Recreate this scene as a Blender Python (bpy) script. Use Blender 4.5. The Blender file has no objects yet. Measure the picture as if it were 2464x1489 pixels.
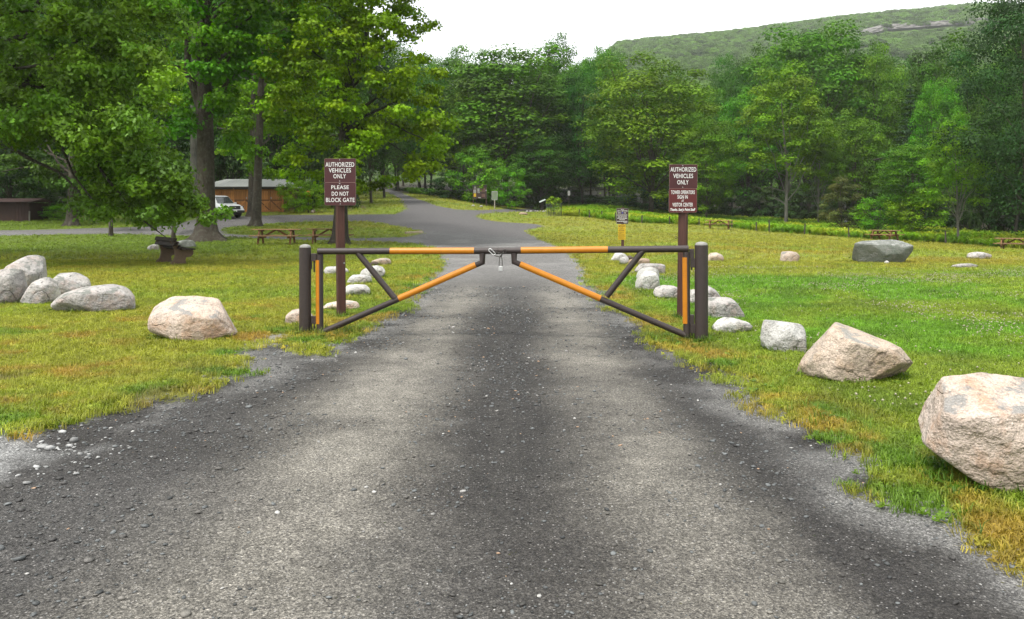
import bpy, bmesh, math, random
import numpy as np
from mathutils import Vector, Matrix, Euler

R = math.radians
S = bpy.context.scene
COL = S.collection
rng = np.random.default_rng(7)
random.seed(7)

# ---------------------------------------------------------------- camera, sky, sun, exposure
F, CX, HY, CH = 1933.0, 1231.5, 515.0, 1.6      # focal length in picture units, principal column, horizon row, eye height
cam_d = bpy.data.cameras.new('camera')
cam = bpy.data.objects.new('camera', cam_d)
COL.objects.link(cam)
cam.location = (0, 0, CH)
cam.rotation_euler = (R(90), 0, 0)
cam_d.sensor_fit = 'HORIZONTAL'
cam_d.sensor_width = 36.0
cam_d.lens = F / 2463.0 * 36.0
cam_d.shift_y = -(744.5 - HY) / 2463.0
cam_d.clip_start = 0.1
cam_d.clip_end = 6000
S.camera = cam

SUN_ELEV, SUN_ROT = 62.0, 222.0                  # high, from behind and left of the camera
w = bpy.data.worlds.new('World')
S.world = w
w.use_nodes = True
nt = w.node_tree
nt.nodes.clear()
sky = nt.nodes.new('ShaderNodeTexSky')
sky.sky_type = 'NISHITA'
sky.sun_disc = False
sky.sun_elevation = R(SUN_ELEV)
sky.sun_rotation = R(SUN_ROT)
sky.air_density = 1.0
sky.dust_density = 6.0
hsv = nt.nodes.new('ShaderNodeHueSaturation')
hsv.inputs['Saturation'].default_value = 0.12
mixw = nt.nodes.new('ShaderNodeMixRGB')
mixw.inputs['Fac'].default_value = 0.7           # the cloud layer over the clear sky
mixw.inputs['Color2'].default_value = (6.3, 6.5, 6.6, 1)
bg = nt.nodes.new('ShaderNodeBackground')
bg.inputs['Strength'].default_value = 0.1
wo = nt.nodes.new('ShaderNodeOutputWorld')
nt.links.new(sky.outputs[0], hsv.inputs['Color'])
nt.links.new(hsv.outputs[0], mixw.inputs['Color1'])
nt.links.new(mixw.outputs[0], bg.inputs['Color'])
nt.links.new(bg.outputs[0], wo.inputs['Surface'])

sun_d = bpy.data.lights.new('sun', 'SUN')
sun_d.energy = 1.5
sun_d.angle = R(16)
sun_d.color = (1.0, 0.96, 0.9)
sun = bpy.data.objects.new('sun', sun_d)
COL.objects.link(sun)
sdir = Vector((math.sin(R(SUN_ROT)) * math.cos(R(SUN_ELEV)), math.cos(R(SUN_ROT)) * math.cos(R(SUN_ELEV)), math.sin(R(SUN_ELEV))))
sun.rotation_euler = sdir.to_track_quat('Z', 'Y').to_euler()
sun.location = (-20, -20, 40)

S.view_settings.view_transform = 'Standard'
S.view_settings.look = 'None'
S.view_settings.exposure = 1.62
S.view_settings.gamma = 1.0
S.view_settings.use_curve_mapping = False
S.render.engine = 'CYCLES'
S.cycles.max_bounces = 8
S.cycles.diffuse_bounces = 4
S.cycles.glossy_bounces = 2
S.cycles.transmission_bounces = 4
S.cycles.volume_bounces = 1
S.cycles.transparent_max_bounces = 8

# ---------------------------------------------------------------- helpers
def tag(o, label=None, cat=None, group=None, kind=None):
    if label: o['label'] = label
    if cat: o['category'] = cat
    if group: o['group'] = group
    if kind: o['kind'] = kind
    return o

def empty(name, loc, label, cat, group=None, rz=0.0):
    o = bpy.data.objects.new(name, None)
    COL.objects.link(o)
    o.location = loc
    o.rotation_euler = (0, 0, rz)
    o.empty_display_size = 0.2
    return tag(o, label, cat, group)

def link(name, me, m=None, parent=None, loc=None, rot=None):
    o = bpy.data.objects.new(name, me)
    if m is not None and me is not None and len(me.materials) == 0:
        me.materials.append(m)
    COL.objects.link(o)
    if parent is not None: o.parent = parent
    if loc is not None: o.location = loc
    if rot is not None: o.rotation_euler = rot
    return o

def copy_tree(o, parent=None):
    c = o.copy()
    COL.objects.link(c)
    if parent is not None: c.parent = parent
    for ch in list(o.children):
        copy_tree(ch, c)
    return c

def ss(a, b, x):
    t = np.clip((np.asarray(x, float) - a) / (b - a), 0, 1)
    return t * t * (3 - 2 * t)

class VN:                                        # 2-D value noise on a lattice
    def __init__(s, seed):
        s.g = np.random.default_rng(seed).random((256, 256))
    def __call__(s, x, y):
        x = np.asarray(x, float); y = np.asarray(y, float)
        xi = np.floor(x).astype(int); yi = np.floor(y).astype(int)
        fx = x - xi; fy = y - yi
        fx = fx * fx * (3 - 2 * fx); fy = fy * fy * (3 - 2 * fy)
        g = s.g
        a = g[xi & 255, yi & 255]; b = g[(xi + 1) & 255, yi & 255]
        c = g[xi & 255, (yi + 1) & 255]; d = g[(xi + 1) & 255, (yi + 1) & 255]
        return (a * (1 - fx) + b * fx) * (1 - fy) + (c * (1 - fx) + d * fx) * fy
vn = [VN(i) for i in range(12)]
def fbm(k, x, y, s, o=3):
    v = 0; amp = 1; tot = 0
    for i in range(o):
        v = v + amp * vn[(k + i) % 12](np.asarray(x) / s + 17.3 * k + 5 * i, np.asarray(y) / s + 31.7 * k + 3 * i)
        tot += amp; amp *= 0.5; s = s / 2.03
    return v / tot

class MB:                                        # collects polygons for one mesh
    def __init__(s):
        s.v = []; s.f = []; s.sm = []
    def add(s, vs, fs, smooth=False):
        b = len(s.v)
        s.v += [tuple(p) for p in vs]
        s.f += [tuple(i + b for i in f) for f in fs]
        s.sm += [smooth] * len(fs)
        return s
    def box(s, c, d, rot=None, bev=0.0):
        hx, hy, hz = d[0] / 2, d[1] / 2, d[2] / 2
        M = rot if rot is not None else Matrix.Identity(3)
        c = Vector(c)
        if bev <= 0:
            vs = [c + M @ Vector((x * hx, y * hy, z * hz)) for x in (-1, 1) for y in (-1, 1) for z in (-1, 1)]
            s.add(vs, [(0, 1, 3, 2), (4, 6, 7, 5), (0, 4, 5, 1), (2, 3, 7, 6), (0, 2, 6, 4), (1, 5, 7, 3)])
        else:
            bm = bmesh.new()
            bmesh.ops.create_cube(bm, size=1)
            bmesh.ops.scale(bm, vec=d, verts=bm.verts)
            bmesh.ops.bevel(bm, geom=bm.edges[:], offset=bev, segments=1, affect='EDGES')
            bm.verts.index_update()
            s.add([c + M @ v.co for v in bm.verts], [[v.index for v in f.verts] for f in bm.faces])
            bm.free()
        return s
    def tube(s, pts, rad, n=12, caps=True, smooth=True):
        pts = [Vector(p) for p in pts]
        if not hasattr(rad, '__len__'): rad = [rad] * len(pts)
        t0 = (pts[1] - pts[0]).normalized()
        up = Vector((0, 0, 1)) if abs(t0.z) < 0.9 else Vector((0, 1, 0))
        a = t0.cross(up).normalized()
        vs = []
        for i, p in enumerate(pts):
            if i == 0: t = pts[1] - pts[0]; k = 1.0
            elif i == len(pts) - 1: t = pts[-1] - pts[-2]; k = 1.0
            else:
                t1 = (pts[i] - pts[i - 1]).normalized(); t2 = (pts[i + 1] - pts[i]).normalized()
                t = t1 + t2
                k = 1.0 / max(0.6, math.sqrt(max(0.01, (1 + t1.dot(t2)) / 2)))
            t = t.normalized()
            a = (a - t * a.dot(t)).normalized()
            b = t.cross(a)
            for j in range(n):
                q = 2 * math.pi * j / n
                vs.append(p + (a * math.cos(q) + b * math.sin(q)) * rad[i])
        fs = []
        for i in range(len(pts) - 1):
            for j in range(n):
                fs.append((i * n + j, i * n + (j + 1) % n, (i + 1) * n + (j + 1) % n, (i + 1) * n + j))
        s.add(vs, fs, smooth)
        if caps:
            s.add(vs[:n], [tuple(reversed(range(n)))])
            s.add(vs[-n:], [tuple(range(n))])
        return s
    def prism(s, poly, y0, y1):                  # polygon in x, z pushed along y
        n = len(poly)
        vs = [(p[0], y0, p[1]) for p in poly] + [(p[0], y1, p[1]) for p in poly]
        fs = [tuple(range(n)), tuple(reversed(range(n, 2 * n)))]
        fs += [(i, i + n, (i + 1) % n + n, (i + 1) % n) for i in range(n)]
        return s.add(vs, fs)
    def mesh(s, name):
        me = bpy.data.meshes.new(name)
        me.from_pydata(s.v, [], s.f)
        me.polygons.foreach_set('use_smooth', s.sm)
        me.update()
        return me
    def build(s, name, m, parent=None, loc=None, rot=None):
        return link(name, s.mesh(name), m, parent, loc, rot)

def np_mesh(name, V, loops, starts, smooth=False, colors=None):
    me = bpy.data.meshes.new(name)
    me.vertices.add(len(V)); me.vertices.foreach_set('co', np.asarray(V, np.float32).ravel())
    me.loops.add(len(loops)); me.loops.foreach_set('vertex_index', np.asarray(loops, np.int32))
    me.polygons.add(len(starts)); me.polygons.foreach_set('loop_start', np.asarray(starts, np.int32))
    if smooth: me.polygons.foreach_set('use_smooth', np.ones(len(starts), bool))
    me.update(calc_edges=True)
    if colors:
        for k, c in colors.items():
            if c.ndim == 1:
                at = me.attributes.new(k, 'FLOAT', 'POINT'); at.data.foreach_set('value', c.astype(np.float32))
            else:
                at = me.attributes.new(k, 'FLOAT_COLOR', 'POINT')
                cc = np.ones((len(c), 4), np.float32); cc[:, :3] = c[:, :3]
                at.data.foreach_set('color', cc.ravel())
    return me

# ---- node material helper
class NT:
    def __init__(s, name):
        s.m = bpy.data.materials.new(name); s.m.use_nodes = True
        s.t = s.m.node_tree; s.t.nodes.clear()
        s.out = s.n('ShaderNodeOutputMaterial')
    def n(s, typ, **kw):
        nd = s.t.nodes.new(typ)
        for k, v in kw.items():
            if k.startswith('_'): setattr(nd, k[1:], v)
            else: s.put(nd.inputs[k.replace('__', ' ')], v)
        return nd
    def put(s, sock, v):
        if hasattr(v, 'is_output') or isinstance(v, bpy.types.NodeSocket): s.t.links.new(v, sock)
        else: sock.default_value = v
    def coord(s, kind='Object'): return s.n('ShaderNodeTexCoord').outputs[kind]
    def noise(s, vec, scale, detail=3, rough=0.55, out='Fac'):
        return s.n('ShaderNodeTexNoise', Vector=vec, Scale=scale, Detail=detail, Roughness=rough).outputs[out]
    def ramp(s, fac, stops):
        nd = s.n('ShaderNodeValToRGB', Fac=fac)
        els = nd.color_ramp.elements
        while len(els) < len(stops): els.new(0.5)
        for e, (p, c) in zip(els, stops):
            e.position = p
            e.color = (c[0], c[1], c[2], 1) if hasattr(c, '__len__') else (c, c, c, 1)
        return nd.outputs['Color']
    def mix(s, fac, a, b, mode='MIX'):
        nd = s.n('ShaderNodeMixRGB', _blend_type=mode)
        for k, v in (('Fac', fac), ('Color1', a), ('Color2', b)):
            if isinstance(v, (tuple, list)) and len(v) == 3: v = (*v, 1)
            s.put(nd.inputs[k], v)
        return nd.outputs[0]
    def math(s, op, a, b=0.0, clamp=False):
        nd = s.n('ShaderNodeMath', _operation=op, _use_clamp=clamp)
        s.put(nd.inputs[0], a); s.put(nd.inputs[1], b)
        return nd.outputs[0]
    def attr(s, name, typ='GEOMETRY', out='Color'):
        return s.n('ShaderNodeAttribute', _attribute_name=name, _attribute_type=typ).outputs[out]
    def bump(s, h, strength=0.3, dist=0.01):
        return s.n('ShaderNodeBump', Height=h, Strength=strength, Distance=dist).outputs[0]
    def pbr(s, color, rough=0.6, spec=0.4, normal=None, metal=0.0):
        if isinstance(color, (tuple, list)) and len(color) == 3: color = (*color, 1)
        b = s.n('ShaderNodeBsdfPrincipled', Base__Color=color, Roughness=rough, Metallic=metal)
        b.inputs['Specular IOR Level'].default_value = spec
        if normal is not None: s.put(b.inputs['Normal'], normal)
        s.t.links.new(b.outputs[0], s.out.inputs['Surface'])
        return s.m

def paint(name, c, rough=0.5, var=0.25, scale=9.0, spec=0.4, bump=0.15, metal=0.0, dirt=None):
    k = NT(name)
    co = k.coord()
    n1 = k.noise(co, scale, 5); n2 = k.noise(co, scale * 12, 3)
    f = k.math('MULTIPLY_ADD', n1, var * 2); k.t.nodes[-1].inputs[2].default_value = 1 - var
    col = k.mix(1.0, c, f, 'MULTIPLY')
    if dirt is not None:
        col = k.mix(k.ramp(n2, [(0.56, 0.0), (0.75, 0.7)]), col, dirt)
    return k.pbr(col, rough, spec, k.bump(n2, bump, 0.01), metal)

def wood(name, c, c2, axis=0, rough=0.75):
    k = NT(name)
    co = k.coord()
    sc = [3.0, 40.0, 40.0] if axis == 0 else ([40.0, 40.0, 3.0] if axis == 2 else [40.0, 3.0, 40.0])
    mp = k.n('ShaderNodeMapping', Vector=co, Scale=sc).outputs[0]
    g = k.noise(mp, 1.0, 4); b = k.noise(co, 2.5, 3)
    oi = k.n('ShaderNodeObjectInfo').outputs['Random']
    col = k.mix(k.ramp(g, [(0.35, 0.0), (0.65, 1.0)]), c, c2)
    v = k.math('MULTIPLY_ADD', oi, 0.5); k.t.nodes[-1].inputs[2].default_value = 0.72
    v2 = k.math('MULTIPLY_ADD', b, 0.7); k.t.nodes[-1].inputs[2].default_value = 0.65
    col = k.mix(1.0, k.mix(1.0, col, v, 'MULTIPLY'), v2, 'MULTIPLY')
    return k.pbr(col, rough, 0.3, k.bump(g, 0.35, 0.004))
# ---------------------------------------------------------------- terrain
def softp(x, k):                                  # smooth max(0, x)
    x = np.asarray(x, float)
    return np.where(x > 8 * k, x, k * np.log1p(np.exp(np.clip(x / k, -40, 40))))
def zt(x, y):
    x = np.asarray(x, float); y = np.asarray(y, float)
    yy = np.maximum(y, 0.5); y0_ = y; y = np.minimum(y, 400)
    u = x / np.maximum(yy, 10)
    wl = 1 - ss(-0.12, 0.04, u)
    zl = 0.065 * softp(y - 45, 1.5)
    zr = (0.038 - 0.011 * ss(0.1, 0.24, u)) * softp(y - 55, 3)
    z = wl * zl + (1 - wl) * zr
    z = z - 0.95 * ss(10, 38, x) * ss(22, 58, y)
    z = z + (1 - wl) * 0.06 * softp(y - 122, 6)
    y = y0_
    rpy = np.interp(u, [-0.4, -0.1, 0.0, 0.07, 0.11, 0.135, 0.2, 0.25, 0.31, 0.36, 0.42, 0.5, 0.57, 0.75], [330, 290, 265, 230, 185, 146, 126, 116, 104, 95, 80, 64, 55, 46])
    ridge = ((HY - rpy) / F * 1100 + 1.6 - 7 - 26.0) / 0.86
    z = z + ridge * ss(150, 1100, y) * 0.86
    near = 0.05 * (fbm(3, x, y, 6.0, 2) - 0.5) * ss(4, 9, np.abs(x - 0.0)) * ss(3, 12, y)
    far = 9.0 * (fbm(5, x, y, 90.0, 3) - 0.5) * ss(170, 400, y)
    return z + near + far
def at(px, py):                                   # where a line of sight meets the ground
    u = (px - CX) / F; v = (py - HY) / F
    Y = np.geomspace(1.2, 1200, 4000)
    d = CH - v * Y - zt(u * Y, Y)
    i = np.argmax(d <= 0) if np.any(d <= 0) else len(Y) - 1
    a, b = Y[max(i - 1, 0)], Y[i]
    for _ in range(30):
        m = (a + b) / 2
        if CH - v * m - zt(u * m, m) > 0: a = m
        else: b = m
    return Vector((u * b, b, float(zt(u * b, b))))
def up(px, py, Y):                                # the point at distance Y on a line of sight
    return Vector(((px - CX) / F * Y, Y, CH - (py - HY) / F * Y))

EDGE = [(-500, 1130), (-200, 1060), (0, 1020), (73, 1034), (182, 1009), (273, 987), (345, 961), (418, 947), (509, 918), (563, 896), (600, 841), (618, 806),
        (709, 797), (700, 818), (690, 838), (760, 845), (836, 818), (850, 814), (877, 783), (947, 745), (987, 715), (1024, 677), (1052, 651),
        (1061, 629), (1063, 613), (1050, 602), (1031, 594), (1004, 586), (930, 581), (857, 579), (722, 577), (610, 572), (540, 569), (440, 567),
        (300, 562), (150, 564), (0, 568), (-500, 574), (-500, 551), (0, 554), (150, 551), (350, 545), (441, 534), (480, 524), (540, 520), (610, 519),
        (682, 516.5), (803, 516.5), (951, 515), (978, 503), (964, 479), (937, 465), (908, 456), (880, 449), (850, 444), (858, 440), (890, 446), (918, 452), (962, 462), (1011, 481), (1060, 497),
        (1098, 504), (1157, 506), (1216, 502), (1294, 500), (1304, 505), (1294, 509), (1235, 509), (1177, 512), (1143, 519), (1157, 527), (1196, 533),
        (1264, 537), (1294, 539), (1309, 545), (1262, 553), (1274, 562), (1294, 574), (1313, 581), (1343, 593), (1372, 612), (1392, 632), (1408, 646),
        (1411, 673), (1430, 690), (1460, 722), (1496, 751), (1545, 766), (1569, 792), (1582, 819), (1600, 838), (1635, 850), (1708, 862), (1767, 892),
        (1785, 925), (1819, 951), (1833, 970), (1944, 1015), (2055, 1103), (2144, 1188), (2210, 1210), (2321, 1254), (2388, 1312), (2463, 1379),
        (2800, 1600), (3600, 2400)]
ISL = [(535, 549), (556, 546), (631, 539), (749, 532.6), (884, 532.6), (951, 542), (1004, 552.7), (1019, 562), (978, 570), (857, 573), (722, 570), (610, 566), (545, 562)]
EW = np.array([[p.x, p.y] for p in (at(*q) for q in EDGE)])
EW = np.vstack([EW, [[9, 0.2], [9, -12], [-14, -12], [-14, 0.2], [-12, 4.6]]])
IW = np.array([[p.x, p.y] for p in (at(*q) for q in ISL)])
def poly_sd(P, x, y):                             # signed distance, positive inside
    x = x.ravel(); y = y.ravel()
    ins = np.zeros(len(x), bool); d2 = np.full(len(x), 1e12)
    n = len(P)
    for i in range(n):
        x0, y0 = P[i]; x1, y1 = P[(i + 1) % n]
        c = ((y0 > y) != (y1 > y)) & (x < (x1 - x0) * (y - y0) / ((y1 - y0) if y1 != y0 else 1e-9) + x0)
        ins ^= c
        dx, dy = x1 - x0, y1 - y0
        t = np.clip(((x - x0) * dx + (y - y0) * dy) / (dx * dx + dy * dy + 1e-12), 0, 1)
        d2 = np.minimum(d2, (x - x0 - t * dx) ** 2 + (y - y0 - t * dy) ** 2)
    d = np.sqrt(d2)
    return np.where(ins, d, -d)
def road_sd(x, y):
    x = np.asarray(x, float); y = np.asarray(y, float); sh = x.shape
    a = poly_sd(EW, x, y); b = -poly_sd(IW, x, y)
    d = np.minimum(a, b).reshape(sh)
    j = (fbm(1, x, y, 0.7, 3) - 0.5) * 0.5 + (fbm(2, x, y, 2.2, 2) - 0.5) * 0.35
    j = j + (fbm(4, x, y, 0.22, 2) - 0.5) * 0.22
    return d + j * (0.75 + 0.012 * np.clip(y, 0, 100)) * (1 - 0.6 * ss(14, 30, y))

def blend(*pairs):                                # successive mixes: (colour, weight)
    c = None
    for col, wgt in pairs:
        col = np.asarray(col, float)
        if c is None: c = np.broadcast_to(col, (len(wgt), 3)).copy() if col.ndim == 1 else col.copy()
        else:
            k = np.clip(wgt, 0, 1)[:, None]
            c = c * (1 - k) + col * k
    return c
def grass_color(x, y, sd):
    n1 = fbm(0, x, y, 2.6, 4); n2 = fbm(4, x, y, 0.8, 3); n3 = fbm(7, x, y, 5.5, 3); n4 = fbm(9, x, y, 0.35, 2); n5 = fbm(10, x, y, 0.28, 3)
    u = x / np.maximum(y, 1)
    py = HY + F * CH / np.maximum(y, 1)
    rt = ss(0.02, 0.1, u)
    G = (0.085, 0.160, 0.014); Yg = (0.190, 0.208, 0.024); O = (0.245, 0.165, 0.030); L = (0.160, 0.205, 0.020); D = (0.05, 0.095, 0.010); B = (0.19, 0.165, 0.018)
    near_l = (1 - rt) * ss(690, 760, py) + 0.5 * (1 - rt) * ss(830, 950, py)
    c = blend((Yg, np.ones(len(x))), (L, ss(0.42, 0.62, n3)),
              (O, ss(0.50, 0.66, n1 * 0.35 + n2 * 0.4 + n5 * 0.25) * (0.25 + 0.5 * near_l)),
              (G, ss(0.56, 0.68, fbm(6, x, y, 1.1, 3)) * (0.35 + 0.4 * near_l)))
    # far lawns beyond the gate are olive, the nearer right lawn is vivid clover green
    c = blend((c, np.ones(len(x))), (B, rt * ss(655, 625, py) * ss(0.35, 0.55, n1) * 0.8),
              (Yg, rt * ss(600, 575, py) * 0.6))
    m = rt * ss(648, 672, py + (n3 - 0.5) * 30) * ss(0.1, 0.9, -sd + (n1 - 0.5) * 1.1)
    vg = blend((np.array((0.094, 0.198, 0.013)), np.ones(len(x))), (L, ss(0.45, 0.66, n1) * 0.8), (D, ss(0.54, 0.7, n2) * 0.5))
    c = blend((c, np.ones(len(x))), (vg, m))
    c = blend((c, np.ones(len(x))), (O, ss(0.9, 0.15, -sd) * ss(0.46, 0.64, n2 * 0.4 + n1 * 0.3 + n5 * 0.3) * ss(40, 20, y) * 0.75),
              (G, ss(0.7, 0.2, -sd) * ss(0.55, 0.7, fbm(8, x, y, 0.6, 2)) * ss(40, 20, y)))
    c = blend((c, np.ones(len(x))), (np.array((0.075, 0.052, 0.03)), ss(0.575, 0.64, fbm(11, x, y, 1.4, 3)) * ss(-2.4, -3.6, x) * ss(9.0, 7.0, y) * 0.8))
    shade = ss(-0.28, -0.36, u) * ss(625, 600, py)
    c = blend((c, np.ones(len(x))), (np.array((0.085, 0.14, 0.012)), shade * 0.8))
    px_ = CX + u * F; pyz = np.where(y > 40, HY - (zt(x, y) - CH) / np.maximum(y, 1) * F, 0)
    tr_ = np.exp(-((px_ - 868 - (pyz - 490) * 0.55) / 7.0) ** 2) + np.exp(-((px_ - 838 - (pyz - 490) * 0.3) / 6.0) ** 2)
    c = blend((c, np.ones(len(x))), (np.array((0.2, 0.16, 0.1)), tr_ * ss(466, 474, pyz) * ss(513, 508, pyz) * ss(0.35, 0.6, n2)))
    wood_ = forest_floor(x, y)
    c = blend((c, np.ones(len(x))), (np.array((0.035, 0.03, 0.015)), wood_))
    c = blend((c, np.ones(len(x))), (np.array((0.05, 0.09, 0.012)), ss(150, 200, y)))
    c = c * (1 + 0.35 * (fbm(2, x, y, 1.2, 3) - 0.5) * ss(15, 40, y))[:, None]
    return c * (0.8 + 0.4 * n4)[:, None]
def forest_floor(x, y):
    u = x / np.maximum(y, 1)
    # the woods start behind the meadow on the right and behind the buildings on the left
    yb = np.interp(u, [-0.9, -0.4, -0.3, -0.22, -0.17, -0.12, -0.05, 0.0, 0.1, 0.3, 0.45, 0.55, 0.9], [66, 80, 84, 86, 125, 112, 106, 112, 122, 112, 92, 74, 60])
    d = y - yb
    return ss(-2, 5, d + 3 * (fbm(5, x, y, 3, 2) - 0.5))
def gravel_color(x, y, sd):
    n1 = fbm(1, x, y, 1.3, 4); n2 = fbm(5, x, y, 0.5, 3); n3 = fbm(8, x, y, 3.5, 3)
    xc = x - 0.15 * ss(9, 20, y) * (y - 9) / 11 * 0.8
    wob = (n1 - 0.5) * 0.7
    tl = np.exp(-((xc + 1.12 + wob * 0.5) / 0.55) ** 2); tr = np.exp(-((xc - 0.92 + wob * 0.4) / 0.52) ** 2)
    near = ss(5.0, 2.8, y)
    t = np.clip(np.maximum(tl, tr) + near * 0.12 * np.exp(-((x - 0.2) / 1.3) ** 2), 0, 1) * (1 - 0.35 * ss(5.5, 3.0, y)) * ss(26, 14, y)
    t = np.clip(t * (0.35 + 1.05 * n2) + (n3 - 0.5) * 0.6 * (t > 0.05), 0, 1)
    dark = np.array((0.031, 0.029, 0.027)); light = np.array((0.174, 0.162, 0.139)); grey = np.array((0.112, 0.108, 0.104)); pale = np.array((0.24, 0.235, 0.225))
    c = blend((dark, np.ones(len(x))), (grey, ss(0.45, 0.7, n3) * 0.30), (light, t * 0.95))
    c = blend((c, np.ones(len(x))), (grey * 1.25, ss(14, 24, y)), (pale, ss(17, 30, y) * ss(0.45, 0.7, n1) * ss(60, 40, y) * 0.6))
    c = blend((c, np.ones(len(x))), (np.array((0.085, 0.08, 0.08)), ss(48, 58, y) * 0.75))
    edge = ss(0.75, 0.1, sd) * ss(0.35, 0.6, n2) * ss(50, 25, y)
    c = blend((c, np.ones(len(x))), (pale * 0.72, edge * 0.7))
    wp = np.exp(-(((x + 3.75 - 0.3 * (y - 5.2)) / 1.0) ** 2 + ((y - 5.2) / 0.62) ** 2))
    c = blend((c, np.ones(len(x))), (np.array((0.24, 0.24, 0.235)), ss(0.25, 0.7, wp + (n2 - 0.5) * 0.9) * 0.8))
    wp2 = np.exp(-(((x + 3.3) / 0.6) ** 2 + ((y - 10.4) / 0.6) ** 2))
    c = blend((c, np.ones(len(x))), (pale, wp2 * 0.7))
    return c

vcol = np.concatenate([np.linspace(-3.0, -0.56, 40, endpoint=False), np.linspace(-0.56, 0.56, 330), np.linspace(0.56, 3.0, 41)[1:]])
YR = np.concatenate([np.geomspace(1.0, 140, 620) - 5.0, np.geomspace(136.5, 1350, 66)])
VX, YY = np.meshgrid(vcol, YR)
XX = VX * (YY + 5.0)
ZZ = zt(XX, YY)
gx, gy = XX.ravel(), YY.ravel()
gsd = road_sd(gx, gy)
groad = ss(-0.34, 0.34, gsd / (1 + 0.02 * np.clip(gy, 0, 80)))
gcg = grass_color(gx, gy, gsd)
gcr = gravel_color(gx, gy, gsd)
nr, nc = XX.shape
idx = np.arange(nr * nc).reshape(nr, nc)
quads = np.stack([idx[:-1, :-1], idx[:-1, 1:], idx[1:, 1:], idx[1:, :-1]], -1).reshape(-1, 4)
V0 = np.stack([gx, gy, ZZ.ravel() - 0.02 * groad * ss(2, 6, gy) + 0.0], -1)
qroad = groad[quads].mean(1) > 0.5

k = NT('ground_mix')
cg = k.attr('cg'); cr = k.attr('cr'); rd = k.attr('road', out='Fac')
pos = k.n('ShaderNodeNewGeometry').outputs['Position']
nb = k.noise(pos, 7, 4); ns = k.noise(pos, 55, 3); nf = k.noise(pos, 160, 2); nm = k.noise(pos, 18, 3)
vor = k.n('ShaderNodeTexVoronoi', Vector=pos, Scale=70.0); vor2 = k.n('ShaderNodeTexVoronoi', Vector=pos, Scale=26.0)
# gravel: grit speckle, single pale and dark chips
g1 = k.mix(1.0, cr, k.ramp(ns, [(0.25, 0.45), (0.5, 0.95), (0.75, 1.6)]), 'MULTIPLY')
g1 = k.mix(1.0, g1, k.ramp(nf, [(0.3, 0.55), (0.7, 1.45)]), 'MULTIPLY')
v3 = k.n('ShaderNodeSeparateColor', Color=k.n('ShaderNodeTexVoronoi', Vector=pos, Scale=165.0).outputs['Color']).outputs[0]
v4 = k.n('ShaderNodeSeparateColor', Color=k.n('ShaderNodeTexVoronoi', Vector=pos, Scale=80.0).outputs['Color']).outputs[1]
g1 = k.mix(1.0, g1, k.ramp(v3, [(0.0, 0.55), (0.55, 1.0), (0.9, 1.25), (1.0, 2.1)]), 'MULTIPLY')
g1 = k.mix(1.0, g1, k.ramp(v4, [(0.0, 0.78), (0.6, 1.0), (1.0, 1.25)]), 'MULTIPLY')
g1 = k.mix(1.0, g1, k.ramp(nb, [(0.3, 0.8), (0.7, 1.2)]), 'MULTIPLY')
chip = k.n('ShaderNodeSeparateColor', Color=vor.outputs['Color'])
g1 = k.mix(k.math('MULTIPLY', k.ramp(chip.outputs[0], [(0.90, 0.0), (0.93, 0.8)]), k.ramp(vor.outputs['Distance'], [(0.25, 1.0), (0.4, 0.0)])), g1, (0.27, 0.26, 0.25))
g1 = k.mix(k.math('MULTIPLY', k.ramp(chip.outputs[1], [(0.74, 0.0), (0.78, 0.85)]), k.ramp(vor.outputs['Distance'], [(0.25, 1.0), (0.45, 0.0)])), g1, (0.022, 0.022, 0.024))
# turf seen between the blades
t1 = k.mix(1.0, cg, k.ramp(nm, [(0.25, 0.45), (0.75, 1.25)]), 'MULTIPLY')
t1 = k.mix(1.0, t1, k.ramp(ns, [(0.25, 0.5), (0.75, 1.35)]), 'MULTIPLY')
fac = k.math('ADD', rd, k.math('MULTIPLY', k.math('SUBTRACT', k.math('ADD', k.math('MULTIPLY', nm, 0.55), k.math('MULTIPLY', ns, 0.45)), 0.5), 2.6))
fac = k.ramp(fac, [(0.42, 0.0), (0.58, 1.0)])
col = k.mix(fac, t1, g1)
hgt = k.mix(fac, k.math('MULTIPLY', ns, 1.2), k.math('ADD', k.math('MULTIPLY', vor.outputs['Distance'], -0.9), k.math('MULTIPLY', ns, 0.9)))
M_GROUND = k.pbr(col, 0.85, 0.2, k.bump(hgt, 0.6, 0.02))

def sub_sheet(name, sel):
    q = quads[sel]
    used = np.unique(q)
    mp = np.full(len(V0), -1); mp[used] = np.arange(len(used))
    me = np_mesh(name, V0[used], mp[q].ravel(), np.arange(len(q)) * 4, True,
                 {'cg': gcg[used], 'cr': gcr[used], 'road': groad[used]})
    o = link(name, me, M_GROUND)
    return tag(o, kind='structure')
ground = sub_sheet('ground', ~qroad)
gravel_road = sub_sheet('gravel_road', qroad)

# wide base under everything, out to the horizon
mb = MB()
mb.add([(-4080, -120, -1.2), (4080, -120, -1.2), (4080, 1360, -1.2), (-4080, 1360, -1.2)], [(0, 1, 2, 3)])
base = tag(mb.build('distant_ground', paint('distant_turf', (0.06, 0.08, 0.015), 0.9)), kind='structure')
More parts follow.
